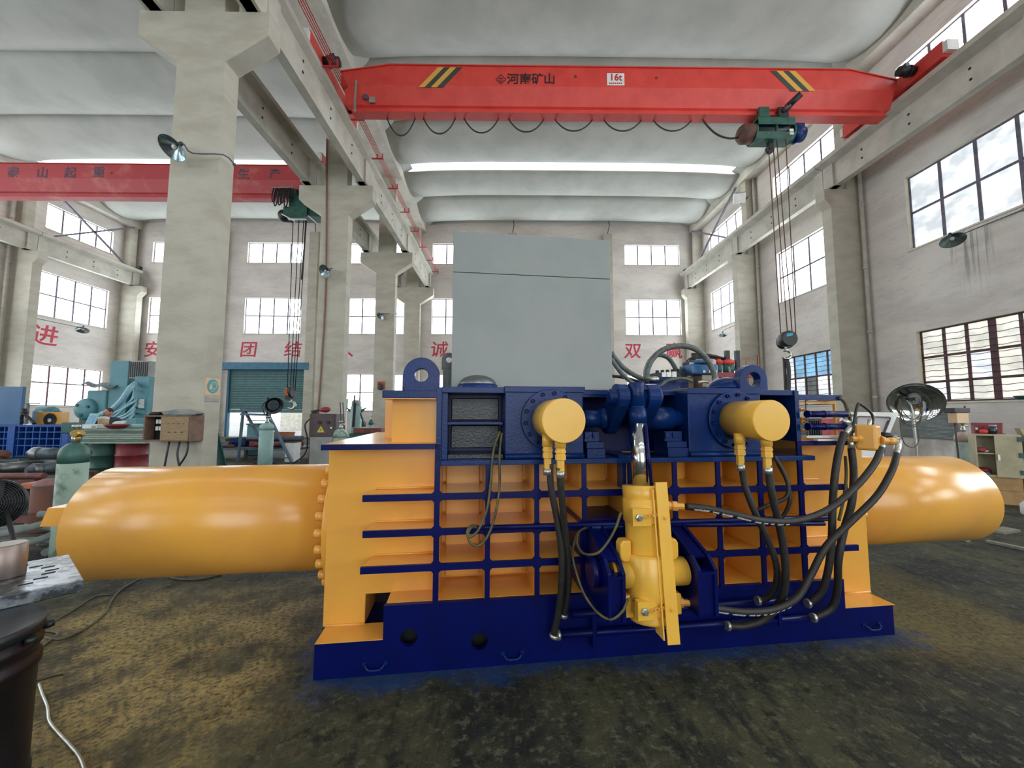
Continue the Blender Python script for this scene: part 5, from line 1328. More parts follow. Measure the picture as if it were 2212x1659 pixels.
MB().ball(hd + Vector((-.015, -.092, -.058)), .024, (1.1, .4, .3), 10, 6).build('mouth', M['cloth_r'], pp)
for s in (-.05, .022): MB().ball(hd + Vector((s, -.09, .012)), .012, (1, .6, .8), 8, 6).build('eye', M['black'], pp)
MB().lathe(hd + Vector((0, .012, .035)), (.02, .15, 1), [(.092, -.03), (.095, .01), (.082, .05), (.05, .082), (.01, .092)], 18).build('hair', mat('dark_hair', '3a2b2b', '4a3533', .8, scale=20), pp)
for hx_, hy, hz2, up in ((-.115, -.215, 1.43, 1), (.19, -.29, 1.205, 0)):
    hm = MB().ball((hx_, hy, hz2), .036, (.9, .7, 1.25) if up else (.9, 1.25, .6), 10, 6)
    for k in range(4):
        l = .075 + .012 * (k in (1, 2))
        if up: hm.tube([(hx_ - .027 + k * .018, hy, hz2 + .03), (hx_ - .02 + k * .016, hy - .008, hz2 + .03 + l * .6), (hx_ - .012 + k * .014, hy + .006, hz2 + .03 + l)], .0085, 6, 2)
        else: hm.tube([(hx_ - .027 + k * .018, hy - .03, hz2), (hx_ - .027 + k * .018, hy - .03 - l * .6, hz2 - .01), (hx_ - .027 + k * .018, hy - .03 - l * .85, hz2 - .035)], .0085, 6, 2)
    hm.tube([(hx_ + .03, hy, hz2), (hx_ + .055, hy - .02, hz2 + .02 * up), (hx_ + .05, hy - .03, hz2 + .045 * up - .01)], .009, 6, 2)
    hm.build('hand', M['skin'], pp)
# -- wooden fuse box on the near column
FB = 7.40
x0, x1 = fx(309, 925, FB), fx(411, 925, FB); z1, z0 = fz(897, FB, 360), fz(954, FB, 360)
fb = thing('fuse_box', 'worn wooden fuse box with half open sliding door on the near column', 'fuse box', (x0, FB, z0))
W_, H_ = x1 - x0, z1 - z0
xs_ = .36
mb = MB().box(0, .03, 0, .33, 0, H_).box(W_ - .03, W_, 0, .33, 0, H_).box(.03, W_ - .03, 0, .33, 0, .03).box(.03, W_ - .03, 0, .33, H_ - .03, H_).box(.03, W_ - .03, .3, .33, .03, H_ - .03)
mb.build('box_case', M['woodd'], fb, bev=.004)
MB().box(W_ * .38, W_ - .03, -.012, .006, .02, H_ - .03).build('sliding_door', M['wood'], fb, bev=.003)
MB().box(.03, W_ * .38, .2, .28, .03, H_ - .03).build('fuse_panel', M['void'], fb)
for j in range(2):
    for i in range(3): MB().box(.12 + i * .065, .17 + i * .065, .12, .2, .20 + j * .13, .28 + j * .13).build('fuse', M['white'], fb, bev=.006)
for i in range(4): MB().box(W_ * .52 + i * .09, W_ * .58 + i * .09, -.0135, -.012, H_ * .66, H_ * .70).build('door_print', M['woodd'], fb)
for i in range(3): MB().box(W_ * .54 + i * .12, W_ * .59 + i * .12, -.0135, -.012, H_ * .33, H_ * .38).build('door_print', M['rust'], fb)
for xa2, xb2 in ((.42, .40), (.62, .72), (.78, .60)):
    MB().tube([(xa2, .1, 0), (xa2 + .01, .05, -.25), (xb2, .05, -.62), (xb2 + .02, .1, -z0 + .05)], .018, 7, 4).build('supply_cable', M['black'], fb)
rg = thing('rag_heap', 'grey rags and cardboard lying on the wooden fuse box', 'rags', (x0 + W_ * .72, FB + .12, z1 + .002))
mb = MB().prism([(-.3, .0), (.28, -.0), (.36, .03), (.1, .1), (-.1, .11), (-.35, .06)], 'xz', -.1, .1)
mb.build('rag_sheet', M['tarp'], rg, bev=.02); MB().bar((-.4, -.08, .06), (.0, -.05, .1), .05, .012).build('cardboard_strip', M['card'], rg)
wr = thing('cable_roll', 'small dark cable roll on the left end of the fuse box', 'cable roll', (x0 + .14, FB + .1, z1 + .002))
MB().lathe((0, 0, 0), (0, 0, 1), [(.1, 0), (.12, .03), (.1, .06), (.04, .06)], 18).build('roll_body', M['black'], wr)
# -- in front of the shutter
sb = T('steel_channel', 'grey steel channel leaning beside the near column', 'steel channel', 470, 955, 11.5, 0)
a = P(455, 910, 11.6) - sb.location; b = P(479, 1000, 11.4) - sb.location
b.z = .06; MB().bar(a, b, .16, .04).bar(a + Vector((-.08, .04, 0)), b + Vector((-.08, .04, 0)), .02, .1).bar(a + Vector((.08, .04, 0)), b + Vector((.08, .04, 0)), .02, .1).build('channel_body', M['dkgreen'], sb)
LYY = 12.9
ld = T('step_ladder', 'tall blue steel step ladder before the roller shutter', 'ladder', 570, 1000, LYY, 0)
lx = ld.location.x
def lp_(x, y, dy=0): q = P(x, y, LYY + dy); return (q.x - lx, dy, max(q.z, .03))
LB = mat('ladder_blue', '4a6378', '5b6f7c', .6, scale=4)
for a, b, w_ in (((526, 880, 0), (514, 1003, 0), .09), ((527, 884, 0), (588, 1003, -.2), .09), ((577, 890, 0), (630, 1003, -.2), .09), ((577, 892, .3), (570, 1000, .5), .06)):
    MB().bar(lp_(*a), lp_(*b), w_, .05).build('ladder_leg', LB, ld)
for a, b in (((525, 885, -.05), (578, 886, -.05)), ((525, 895, -.02), (580, 896, -.02))): MB().bar(lp_(*a), lp_(*b), .3, .07).build('ladder_top', LB, ld)
for y, xa3, xb3 in ((908, 535, 583), (921, 541, 590), (938, 551, 597), (955, 560, 606), (972, 570, 614), (988, 579, 622)):
    MB().bar(lp_(xa3, y, -.1), lp_(xb3, y + 1, -.1), .07, .03).build('ladder_rung', M['scrapr'] if y < 930 else LB, ld)
wl_ = T('work_lamp', 'black work lamp with an oval shade on a pole stand', 'lamp', 572, 1000, 12.45, 0)
MB().cyl((0, 0, 0), (0, 0, 2.1), .03, None, 10).bar((-.35, 0, .03), (.35, 0, .03), .05, .04).bar((0, -.35, .03), (0, .35, .03), .05, .04).build('lamp_stand', M['black'], wl_)
wa = Vector((.75, -.6, -.25)).normalized()
MB().lathe((.12, -.05, 1.9), wa, [(.08, 0), (.16, .08), (.27, .3), (.26, .3), (.15, .1)], 22, True, True, False).build('lamp_shade', M['black'], wl_)
MB().lathe(Vector((.12, -.05, 1.9)) + wa * .2, wa, [(.18, 0), (.16, .04)], 18).build('lamp_glass', M['scrap'], wl_)
MB().tube([(0, 0, 2.0), (-.15, .0, 1.85), (-.1, 0, 1.6), (.05, 0, 1.5), (.1, 0, 1.3)], .018, 6, 4).build('lamp_cable', M['black'], wl_)
gas_cylinder('pale green gas cylinder standing before the step ladder', 574, 970, 11.7, 1.52, .19, M['gasw'], M['gasw'], .14)
gb_ = T('grey_bin', 'grey metal bin standing behind the step ladder', 'bin', 558, 955, 15.1, 0); MB().box(-.3, .22, -.25, .25, 0, 1.15).build('bin_body', M['tealm'], gb_, bev=.03); MB().box(-.32, .24, -.27, .27, 1.15, 1.2).build('bin_rim', M['dkgreen'], gb_)
bk = T('bucket', 'dark olive bucket on the scrap table behind the steel channel', 'bucket', 494, 975, 14.35, .421)
MB().lathe((0, 0, 0), (0, 0, 1), [(.09, 0), (.13, .26), (.135, .27), (.12, .27), (.08, .02)], 20).build('bucket_body', mat('olive_bucket', '5a6048', '4c5240', .6, scale=5), bk)
tb = T('scrap_table', 'low dark steel table under the scrap before the roller shutter', 'table', 545, 990, 14.0, 0)
MB().box(-1.9, 1.95, -.6, .6, .35, .42).build('table_top', M['scrap'], tb)
for x in (-1.8, .1, 1.85):
    for y in (-.5, .5): MB().box(x - .04, x + .04, y - .04, y + .04, 0, .35).build('table_leg', M['black'], tb)
sc_items = [('pipe', 'long grey pipe across the top of the scrap table', (-.0, -.3, .72), (1.9, -.3, .72), .09, 'scrap'), ('pipe', 'reddish pipe in front on the scrap table', (.3, -.3, .524), (1.9, -.3, .524), .1, 'scrapr'), ('pipe', 'thin white pipe end on the scrap table', (1.4, -.52, .483), (1.95, -.52, .483), .06, 'white'),
            ('pipe', 'dark pipe at the left of the scrap table', (-1.7, -.2, .513), (-.6, -.3, .513), .09, 'scrap'), ('pipe', 'thin bent brown pipe on the left of the scrap table', (-1.5, -.45, .473), (-.3, -.5, .473), .05, 'rust')]
tl = Vector(tb.location)
for nm, lb, p, q, r, m in sc_items: shaft(lb, tl + Vector(p), tl + Vector(q), r, M[m], 0, nm)
for nm, lb, x, y0, w_, h2_, z, m in (('steel_box', 'orange painted steel box on the scrap table behind the step ladder', .92, .1, .75, .5, .422, 'orange'), ('steel_box', 'red toolbox on the scrap table behind the pale green gas cylinder', .12, .1, .4, .33, .422, 'dkred'), ('steel_box', 'dark blue crate on the scrap table', -.45, .1, .5, .3, .422, 'blue'), ('steel_box', 'black crate left on the floor under the scrap table', -1.3, -.9, .7, .3, 0, 'black'), ('steel_box', 'white painted block at the right of the scrap table', 1.9, -.9, .3, .62, 0, 'white')):
    o = thing(nm, lb, 'box', tl + Vector((x, y0, z + .001)))
    MB().box(-w_ / 2, w_ / 2, -.2, .2, 0, h2_).build('box_body', M[m], o, bev=.015); MB().box(-w_ / 2 - .01, w_ / 2 + .01, -.21, .21, h2_ - .05, h2_).build('box_rim', M[m], o)
# -- brown power cabinet
pc = T('power_cabinet', 'brown electric cabinet with a yellow warning triangle behind the press', 'cabinet', 694, 980, 10.2, 0)
MB().box(-.33, .35, 0, .5, .05, 1.58).build('cabinet_body', M['brownbox'], pc, bev=.008)
MB().box(-.30, .28, -.015, 0, .12, .98).build('lower_door', M['greybox'], pc, bev=.02); MB().box(-.33, .3, -.012, 0, 1.02, 1.56).build('upper_panel', M['brownbox'], pc)
MB().prism([(-.13, 1.10), (.07, 1.10), (-.03, 1.27)], 'xz', -.02, -.012).build('warning_triangle', mat('label_yellow', 'c9bd45', None, .6), pc); MB().prism([(-.035, 1.13), (-.01, 1.17), (-.03, 1.17), (-.02, 1.22), (-.05, 1.16), (-.03, 1.16)], 'xz', -.022, -.02).build('warning_mark', M['black'], pc)
for x, z in ((-.06, 1.36), (.16, 1.36)): MB().cyl((x, -.05, z), (x, -.012, z), .04, None, 12).build('control_knob', M['black'], pc)
MB().box(.22, .27, -.04, -.015, 1.2, 1.24).build('door_latch', M['zinc'], pc)
for x in (-.28, .3): MB().box(x - .03, x + .03, .05, .45, 0, .05).build('cabinet_foot', M['black'], pc)
MB().tube([(-.34, .2, 1.5), (-.5, .1, 1.3), (-.42, .1, .9), (-.5, .1, .5), (-.9, 0, .2)], .02, 6, 4).build('power_cable', M['black'], pc)
gr = T('angle_grinder', 'red angle grinder lying on top of the brown cabinet', 'grinder', 697, 895, 10.35, 1.584)
MB().lathe((-.1, 0, .1), (1, 0, .05), [(.02, 0), (.05, .05), (.08, .18), (.06, .26), (.02, .3)], 16).build('grinder_body', M['dkred'], gr); MB().bar((-.3, 0, .05), (-.05, 0, .1), .05, .05).cyl((-.22, 0, .0), (-.22, 0, .06), .07, None, 14).build('grinder_head', M['black'], gr)
gas_cylinder('stained gas cylinder beside the brown electric cabinet', 735, 960, 9.5, 1.42, .16, M['gas'], M['gas'], .15)
o = gas_cylinder('thin distant gas cylinder below the far wall window', 801, 940, 18.7, 1.5, .12, M['gasw'], M['gasd'], .16)
gas_cylinder('distant dark topped gas cylinder behind the tall grey vessel', 783, 940, 18.3, 1.45, .14, M['gasd'], M['gasd'], .16)
tv = T('pressure_vessel', 'tall pale grey vessel with a dark looped pipe before the far window', 'vessel', 768, 930, 15.5, 0)
MB().lathe((0, 0, 0), (0, 0, 1), [(.2, 0), (.21, .02), (.21, 1.85), (.16, 1.9), (.16, 2.08), (.1, 2.12)], 26).build('vessel_body', M['gasw'], tv)
MB().cyl((0, 0, 1.88), (0, 0, 2.06), .175, None, 16).build('vessel_head', M['greybox'], tv)
MB().tube([(.02, -.24, 2.3), (.0, -.24, 1.7), (-.02, -.24, 1.15), (.0, -.24, 1.08), (.03, -.24, 1.2), (.05, -.22, 2.0)], .03, 6, 4).build('looped_pipe', M['black'], tv)
for s in (-1, 1): MB().prism([(s * .2, 1.75), (s * .42, 1.83), (s * .2, 1.6)][::s], 'xz', -.03, .03).build('vessel_ear', M['scrap'], tv)
MB().bar((.25, -.2, 1.6), (.6, -.3, .7), .05, .05).build('vessel_strut', M['black'], tv)
cb = T('slab_pile', 'reddish steel slab on a dark crate behind the yellow deck', 'slab', 800, 935, 13.2, 0)
MB().box(-.55, .35, -.4, .4, .0, .95).build('crate', M['dkgreen'], cb, bev=.02); MB().box(-.4, .5, -.45, .45, .952, 1.12).build('slab', M['scrapr'], cb, bev=.01)
mp = T('marker_post', 'white post with a mint cap beside the tall vessel', 'post', 741, 930, 16.5, 0)
MB().box(-.12, .12, -.05, .05, 0, 1.75).build('post_body', M['white'], mp); MB().box(-.15, .15, -.07, .07, 1.75, 2.2).build('post_cap', M['bgreen'], mp)
hk = T('rod_pair', 'two thin dark rods leaning behind the stained gas cylinder', 'rods', 737, 930, 10.2, 0)
MB().bar((-.05, 0, 1.88), (.1, 0, .02), .02, .02).bar((.02, 0, 1.88), (.2, 0, .02), .02, .02).build('rod', M['black'], hk)
# ------------------------------------------------------------------ behind and right of the press
def Bw(u, v, z=0): return BO + BU * u + BV * v + Vector((0, 0, z))
pu = thing('hydraulic_power_unit', 'blue hydraulic power unit with valve blocks and wrapped hoses behind the press', 'hydraulic unit', Bw(2.3, 1.75), BA)
def U(x, y, v=2.05):
    q = B(x, y, v); return Vector((q.x - 2.3, q.y - 1.75, q.z))
MB().box(-.35, 1.15, .0, .75, 0, 1.93).build('oil_tank', BL, pu, bev=.02)
a = U(1502, 826); b = U(1530, 812)
MB().box(a.x, b.x, .15, .45, 1.93, b.z).box(a.x - .42, a.x - .02, .3, .5, 1.93, b.z - .01).build('manifold', mat('tan_manifold', '8d8272', '9a8c76', .45, .3, scale=6), pu, bev=.008)
a = U(1478, 811); b = U(1532, 790)
MB().box(a.x, b.x, .12, .42, a.z, b.z).box(a.x + .06, b.x - .08, .1, .44, b.z, b.z + .05).build('main_valve', mat('valve_blue', '1d4f86', '2a6396', .35, scale=4), pu, bev=.02)
for k in range(4):
    c = U(1484 + k * 13, 788); MB().box(c.x - .03, c.x + .035, .2, .36, c.z - .02, c.z + .035).build('valve_cap', M['black'], pu, bev=.008); MB().box(c.x - .03, c.x + .025, .18, .2, c.z - .01, c.z + .018).build('valve_plug', M['white'], pu)
for k in range(3):
    c = U(1502 + k * 12, 806); MB().box(c.x - .015, c.x + .015, .11, .125, c.z - .014, c.z + .014).build('name_plate', M['white'], pu)
for k in range(6):
    c = U(1420 + k * 11, 808 - k * .8); MB().box(c.x - .035, c.x + .03, .25, .5, c.z - .06, c.z + .015).build('pilot_valve', M['zinc'] if k in (1, 2, 3) else M['black'], pu, bev=.006); MB().cyl((c.x, .3, c.z + .01), (c.x, .3, c.z + .045), .022, None, 10).build('solenoid', M['black'], pu)
MB().box(U(1395, 825).x, U(1480, 825).x, .22, .55, 1.93, U(1440, 815).z).build('pilot_manifold', M['blue'], pu, bev=.01)
def uh(pts, r, m, nm='wrapped_hose', v=2.05):
    MB().tube([U(x, y, v) for x, y in pts], r, 10, 5).build(nm, m, pu)
DH = M['dust_hose']
uh([(1396, 820), (1399, 796), (1412, 772), (1436, 754), (1470, 747), (1502, 754), (1526, 775), (1540, 800), (1546, 822)], .034, DH, v=1.75)
uh([(1393, 818), (1396, 796), (1406, 776), (1422, 767), (1442, 772), (1456, 790), (1462, 808)], .03, DH, v=2.2)
MB().cyl(U(1545, 816, 1.75), U(1547, 836, 1.75), .04, None, 14).build('hose_ferrule', M['zinc'], pu)
uh([(1320, 760), (1332, 778), (1350, 797), (1375, 813), (1398, 821)], .030, DH, v=1.9)
uh([(1320, 775), (1334, 795), (1348, 812), (1368, 828), (1385, 834)], .026, DH, v=1.8)
uh([(1320, 812), (1345, 815), (1372, 822), (1396, 832)], .02, M['rubber'], v=2.1)
uh([(1425, 836), (1438, 824), (1460, 818), (1482, 818), (1495, 824)], .022, DH, v=1.8)
uh([(1507, 826), (1525, 824), (1545, 832)], .02, M['zinc'], v=1.8)
uh([(1486, 792), (1492, 778), (1504, 768), (1512, 770)], .012, M['rubber'], 'pilot_hose'); uh([(1497, 790), (1500, 776), (1510, 767), (1518, 770)], .022, M['rubber'], 'pilot_hose'); uh([(1478, 795), (1484, 780), (1498, 770), (1512, 765)], .01, M['rubber'], 'pilot_hose')
for x in (1396, 1398): MB().lathe(U(1402, 819, 1.9), (1, 0, 0), [(.03, -.03), (.03, .05), (.036, .06), (.036, .1), (.028, .12)], 12).build('hose_nut', M['zinc'], pu) if x == 1396 else None
# red filter rack further back
FY = 6.6
rk2 = T('filter_rack', 'dark red rack with red topped green filter pots behind the press', 'filter rack', 1575, 830, FY, 0)
rx = rk2.location.x
def R2(x, y): q = P(x, y, FY); return (q.x - rx, q.z)
x0, z1 = R2(1545, 807); x1, z0 = R2(1612, 832)
for x in (x0, (x0 + x1) / 2, x1): MB().box(x - .03, x + .03, -.03, .03, 0, z1).build('rack_leg', M['dkred'], rk2)
MB().box(x0 - .25, x1, -.2, .35, z1 - .08, z1).box(x0, x1, -.03, .03, z0 - .2, z0 - .14).build('rack_shelf', M['dkred'], rk2)
MB().box(x0 - .22, x1 - .02, .02, .3, z0 - .4, z1 - .1).build('rack_panel', M['teal'], rk2)
for xa3, xb3, zt in ((1520, 1542, 778), (1551, 1562, 777), (1565, 1588, 778)):
    (a, t), (b, _) = R2(xa3, zt), R2(xb3, zt)
    r = (b - a) / 2; c = (a + b) / 2
    q = MB().lathe((c, .06, z1), (0, 0, 1), [(r, 0), (r, (t - z1) * .7)], 20).build('filter_pot', M['dkgreen'], rk2)
    zz = z1 + (t - z1) * .7; hh = (t - z1) * .3
    MB().lathe((c, .06, zz), (0, 0, 1), [(r * 1.04, 0), (r * 1.04, hh), (r * .6, hh + .02)], 20).build('filter_cap', M['red'], q)
for x, ya, yb in ((1572, 757, 778), (1594, 757, 808)):
    (a, t), (_, bo) = R2(x, ya), R2(x, yb); MB().box(a - .035, a + .035, .0, .06, bo, t).build('rack_post', M['black'], rk2)
MB().tube([(R2(1500, 768)[0], .1, R2(1500, 764)[1]), (R2(1540, 765)[0], .1, R2(1540, 766)[1]), (R2(1574, 775)[0], .1, R2(1574, 775)[1])], .03, 8, 3).tube([(R2(1505, 774)[0], .1, R2(1505, 772)[1]), (R2(1548, 772)[0], .1, R2(1548, 772)[1]), (R2(1556, 778)[0], .1, R2(1556, 778)[1])], .015, 6, 3).build('rack_hose', M['rubber'], rk2)
MB().tube([(x1 + .05, .1, z1 - .2), (R2(1592, 802)[0], .1, z1 + .12), (R2(1575, 800)[0], 0, z1 + .13), (R2(1572, 812)[0], -.1, z1 - .1)], .02, 6, 4).build('rack_hose', M['tarp'], rk2)
pf = T('pipe_stand', 'thin orange pipe stand behind the right lifting lug', 'stand', 1618, 800, 7.4, 0)
a = P(1611, 775, 7.4); b = P(1640, 767, 7.4)
MB().tube([(a.x - pf.location.x, 0, 0), (a.x - pf.location.x, 0, a.z), (b.x - pf.location.x, .05, b.z), (b.x - pf.location.x + .02, .1, 0)], .014, 6, 1).build('frame_pipe', M['orange'], pf)
# white cab door with rounded window
WY = 6.2
cbd = T('cab_door', 'white vehicle cab door with a rounded window leaning behind the valve block', 'cab door', 1880, 950, WY, 0)
wx = cbd.location.x
def W2(x, y): q = P(x, y, WY); return (q.x - wx, q.z)
def rr(pts, r, n=4):
    out = []
    m = len(pts)
    for i in range(m):
        p = Vector(pts[i]); a = (Vector(pts[i-1]) - p).normalized(); b = (Vector(pts[(i+1) % m]) - p).normalized()
        for k in range(n + 1):
            t = k / n; q = (p + a * r) * (1 - t) ** 2 + p * 2 * t * (1 - t) + (p + b * r) * t * t
            out.append((q.x, q.y))
    return out
oc_ = [W2(1835, 968), W2(1905, 968), W2(1937, 891), W2(1838, 890)]
ic_ = [W2(1846, 942), W2(1902, 942), W2(1919, 902), W2(1848, 900)]
MB().ring(rr(oc_, .02), rr(ic_, .05), 'xz', -.03, .03).build('door_panel', M['white'], cbd)
big = [W2(1843.5, 944), W2(1904, 944), W2(1922, 900), W2(1845.5, 898)]
MB().ring(rr(big, .055), rr(ic_, .045), 'xz', -.038, .038).build('window_seal', M['brownbox'], cbd)
gm = bpy.data.materials.new('cab_window_glass'); gm.use_nodes = True
gp = gm.node_tree.nodes['Principled BSDF']; gp.inputs['Base Color'].default_value = (.78, .76, .76, 1); gp.inputs['Roughness'].default_value = .05; gp.inputs['Transmission Weight'].default_value = .35; gp.inputs['IOR'].default_value = 1.1
MB().prism(rr(ic_, .045), 'xz', -.004, .004).build('window_glass', gm, cbd)
lo = [W2(1835, 968), W2(1905, 968)]
MB().box(lo[0][0], lo[1][0], -.03, .03, .02, lo[0][1]).build('door_lower_panel', M['white'], cbd); MB().box(lo[0][0], lo[0][0] + .06, -.03, .2, 0, .05).box(lo[1][0] - .06, lo[1][0], -.03, .2, 0, .05).build('door_foot', M['black'], cbd)
# pinkish welding machine seen between the small cylinders
wm = T('welding_machine', 'pinkish welding machine with dark vents seen through the side frame', 'welding machine', 1790, 930, 8.6, 0)
MB().box(-.15, .42, 0, .6, .08, 1.5).build('machine_case', M['cloth_r'], wm, bev=.02); MB().box(-.42, -.15, .02, .6, .08, 1.5).build('vent_panel', M['teal'], wm)
for k in range(5): MB().box(-.40 + k * .05, -.385 + k * .05, .0, .02, 1.1, 1.45).build('vent_slot', M['black'], wm)
for x, w_ in ((.05, .05), (.2, .05), (.34, .03)): MB().box(x - w_ / 2, x + w_, -.01, 0, 1.3, 1.34).build('case_print', M['print'], wm)
for x in (-.35, .35): MB().cyl((x - .04, .3, .08), (x + .04, .3, .08), .08, None, 16).build('wheel', M['black'], wm)
# bright dish heater on a pole
DY = 7.2
dh = T('dish_heater', 'polished metal dish heater on a pole behind the right press cylinder', 'heater', 1985, 985, DY, 0)
dc2 = P(1975, 862, DY) - dh.location
da = Vector((-.60, -.64, -.42)).normalized()
MB().lathe(dc2 + da * .0, da, [(.06, -.0), (.16, .015), (.27, .055), (.35, .115), (.385, .165), (.39, .165), (.355, .105), (.27, .045), (.16, .005), (.06, -.012)], 40).build('dish', mat('polished_dish', 'd5d8da', None, .08, 1.0), dh)
MB().lathe(dc2, da, [(.085, -.06), (.085, .05), (.07, .06), (.065, .04), (.045, .04), (.045, .065), (.015, .065), (.015, .05)], 24).build('heater_core', M['greybox'], dh)
MB().obox(dc2 + Vector((-.1, -.03, .0)), (.06, 0, 0), (0, .03, 0), (0, 0, .025)).build('clamp', M['black'], dh)
pb = Vector((0, .05, 0))
MB().tube([dc2 + Vector((-.04, .06, -.05)), dc2 + Vector((-.0, .05, -.3)), Vector((.03, .05, .6)), Vector((.04, .05, .03))], .024, 10, 3).build('pole', M['zinc'], dh)
for k in range(3):
    t = 2 * pi * k / 3 + .4; MB().bar((.04, .05, .05), (.04 + .3 * math.cos(t), .05 + .3 * math.sin(t), .02), .04, .03).build('stand_foot', M['black'], dh)
cbm = [[(1942, 862), (1944, 890), (1950, 910), (1966, 918), (1982, 914), (1990, 895), (1984, 870)], [(1945, 862), (1948, 895), (1958, 915), (1974, 922), (1988, 910), (1992, 885)], [(1946, 890), (1944, 905), (1946, 930), (1952, 955), (1966, 966), (1978, 964), (1985, 950), (1982, 925)], [(1944, 868), (1950, 888), (1968, 905), (1984, 900), (1990, 880), (1986, 866)]]
for pts in cbm:
    MB().tube([P(x, y, DY - .18) - dh.location for x, y in pts], .008, 6, 4).build('cable_loop', M['cable'], dh)
# corrugated sheet on the right wall
c0, c1 = PX(1946, 893, 13.36), PX(2066, 889, 13.36); z0 = PX(2000, 946, 13.36).z; z1 = PX(2000, 890, 13.36).z
cs = thing('corrugated_sheet', 'grey corrugated sheet hung on the right wall below the window', 'metal sheet', (13.36, (c0.y + c1.y) / 2, z0))
L_ = abs(c0.y - c1.y); H2 = z1 - z0; mb = MB(); n = 40
vs3 = [(-.03 - .02 * (k % 2), -L_ / 2 + L_ * i, H2 * k / n) for k in range(n + 1) for i in (0, 1)]
mb.add(vs3, [(2*k, 2*k + 1, 2*k + 3, 2*k + 2) for k in range(n)])
q = mb.build('sheet', M['scrap'] if 0 else mat('weathered_sheet', '9da3a3', '868d8e', .5, .4, scale=2, stretch=(1, 1, 6)), cs); kk = q.modifiers.new('t', 'SOLIDIFY'); kk.thickness = .004
for yy2 in (-L_ / 2 + .1, L_ / 2 - .1): MB().box(-.06, .045, yy2 - .02, yy2 + .02, H2 - .06, H2 - .02).build('hook', M['rust'], cs)
# gas cylinder with torch box, cabinet and boxes at the right
gas_cylinder('mottled grey gas cylinder with a pinkish top beside the cream cabinet', 2084, 970, 7.75, 1.45, .14, mat('mottled_cylinder', 'a3b3ab', '8aa095', .6, scale=7), mat('pink_shoulder', 'c09a8c', 'b3b5b0', .6, scale=9), .14)
tbx = T('torch_box', 'cream box with a black lid on a thin dark pole', 'box', 2068, 905, 7.65, 0)
MB().box(-.1, .14, -.08, .08, 1.42, 1.63).build('box_body', M['signcream'], tbx, bev=.01); MB().box(-.16, .16, -.1, .1, 1.63, 1.72).build('box_lid', M['black'], tbx, bev=.01); MB().tube([(-.06, 0, 1.42), (-.04, 0, .7), (.02, 0, .02)], .016, 6, 2).build('pole', M['brownbox'], tbx); MB().cyl((.15, 0, 1.45), (.17, 0, 1.76), .015, None, 8).build('side_pipe', M['dkred'], tbx)
CA = -.6
co = P(2108, 980, 7.1); co.z = 0
def CL(x, y, z=0): return (co.x + x * math.cos(CA) - y * math.sin(CA), co.y + x * math.sin(CA) + y * math.cos(CA), z)
def ct(name, label, cat, x, y, z, group=None): return thing(name, label, cat, CL(x, y, z), CA, group)
for x, y, w_, d_, h2_, z, lb in ((.33, .16, .42, .3, .24, 0, 'lowest stained cardboard box under the cream cabinet'), (.30, .16, .46, .3, .235, .242, 'upper cardboard box right under the cream cabinet'), (.80, .17, .40, .3, .3, 0, 'cardboard box at the right edge under the second cabinet')):
    o = ct('cardboard_box', lb, 'box', x, y, z)
    MB().box(-w_ / 2, w_ / 2, -d_ / 2, d_ / 2, 0, h2_).build('box_body', M['card'], o, bev=.008); MB().box(-w_ / 2 - .003, w_ / 2 + .003, -.03, .03, h2_ * .5, h2_ + .003).build('box_tape', M['wood'], o)
cbn = ct('metal_cabinet', 'cream metal cabinet with one open side and shelves', 'cabinet', 0, 0, .479)
W3, H3 = .55, .76
MB().box(0, .02, 0, .3, 0, H3).box(W3 - .02, W3, 0, .3, 0, H3).box(.02, W3 - .02, 0, .3, H3 - .03, H3).box(.02, W3 - .02, 0, .3, 0, .03).box(.02, W3 - .02, .28, .3, .03, H3 - .03).build('cabinet_case', M['cream'], cbn)
MB().box(.02, W3 * .42, .02, .28, .40, .42).build('shelf', M['cream'], cbn)
q = MB().box(W3 * .42, W3, -.02, 0, .0, H3 - .02).build('door', M['cream'], cbn, bev=.004)
for z in (.10, .40, .68): MB().box(W3 - .05, W3 + .01, -.04, -.02, z - .04, z + .04).build('hinge', M['dkgreen'], q)
MB().box(W3 * .45, W3 * .45 + .03, -.045, -.02, .3, .4).build('handle', M['zinc'], q)
for lb, x, y, z, m, s_, hgt in (('grey and pink cloth bundle on the upper shelf of the cream cabinet', .12, .15, .90, 'cloth_r', .075, .62), ('dark red cloth bundle in the bottom of the cream cabinet', .13, .18, .51, 'dkred', .085, .7), ('teal rag at the bottom edge of the cream cabinet', .12, .05, .51, 'tealm', .04, .5)):
    o = ct('cloth_bundle', lb, 'cloth', x, y, z); MB().ball((0, 0, s_ * hgt), s_, (1.2, 1, hgt), 14, 8).build('cloth', M[m], o); MB().ball((s_ * .5, -.02, s_ * .45), s_ * .6, (1.1, 1, .7), 10, 6).build('cloth_fold', M['white'] if m == 'cloth_r' else M[m], o)
ZC = .479 + H3 + .001
o = ct('wooden_box', 'open dark red wooden box on the cream cabinet', 'box', .22, .18, ZC)
MB().box(-.18, .2, .06, .075, 0, .2).box(-.18, .2, -.06, .06, 0, .012).box(-.18, -.165, -.06, .06, .012, .15).build('box_body', M['dkred'], o); MB().prism([(.02, .012), (.2, .012), (.22, .2), (.03, .2)], 'xz', .076, .09).build('box_back', M['orange'], o); MB().cyl((-.12, .05, .09), (-.12, .058, .09), .025, None, 12).build('box_hole', M['white'], o)
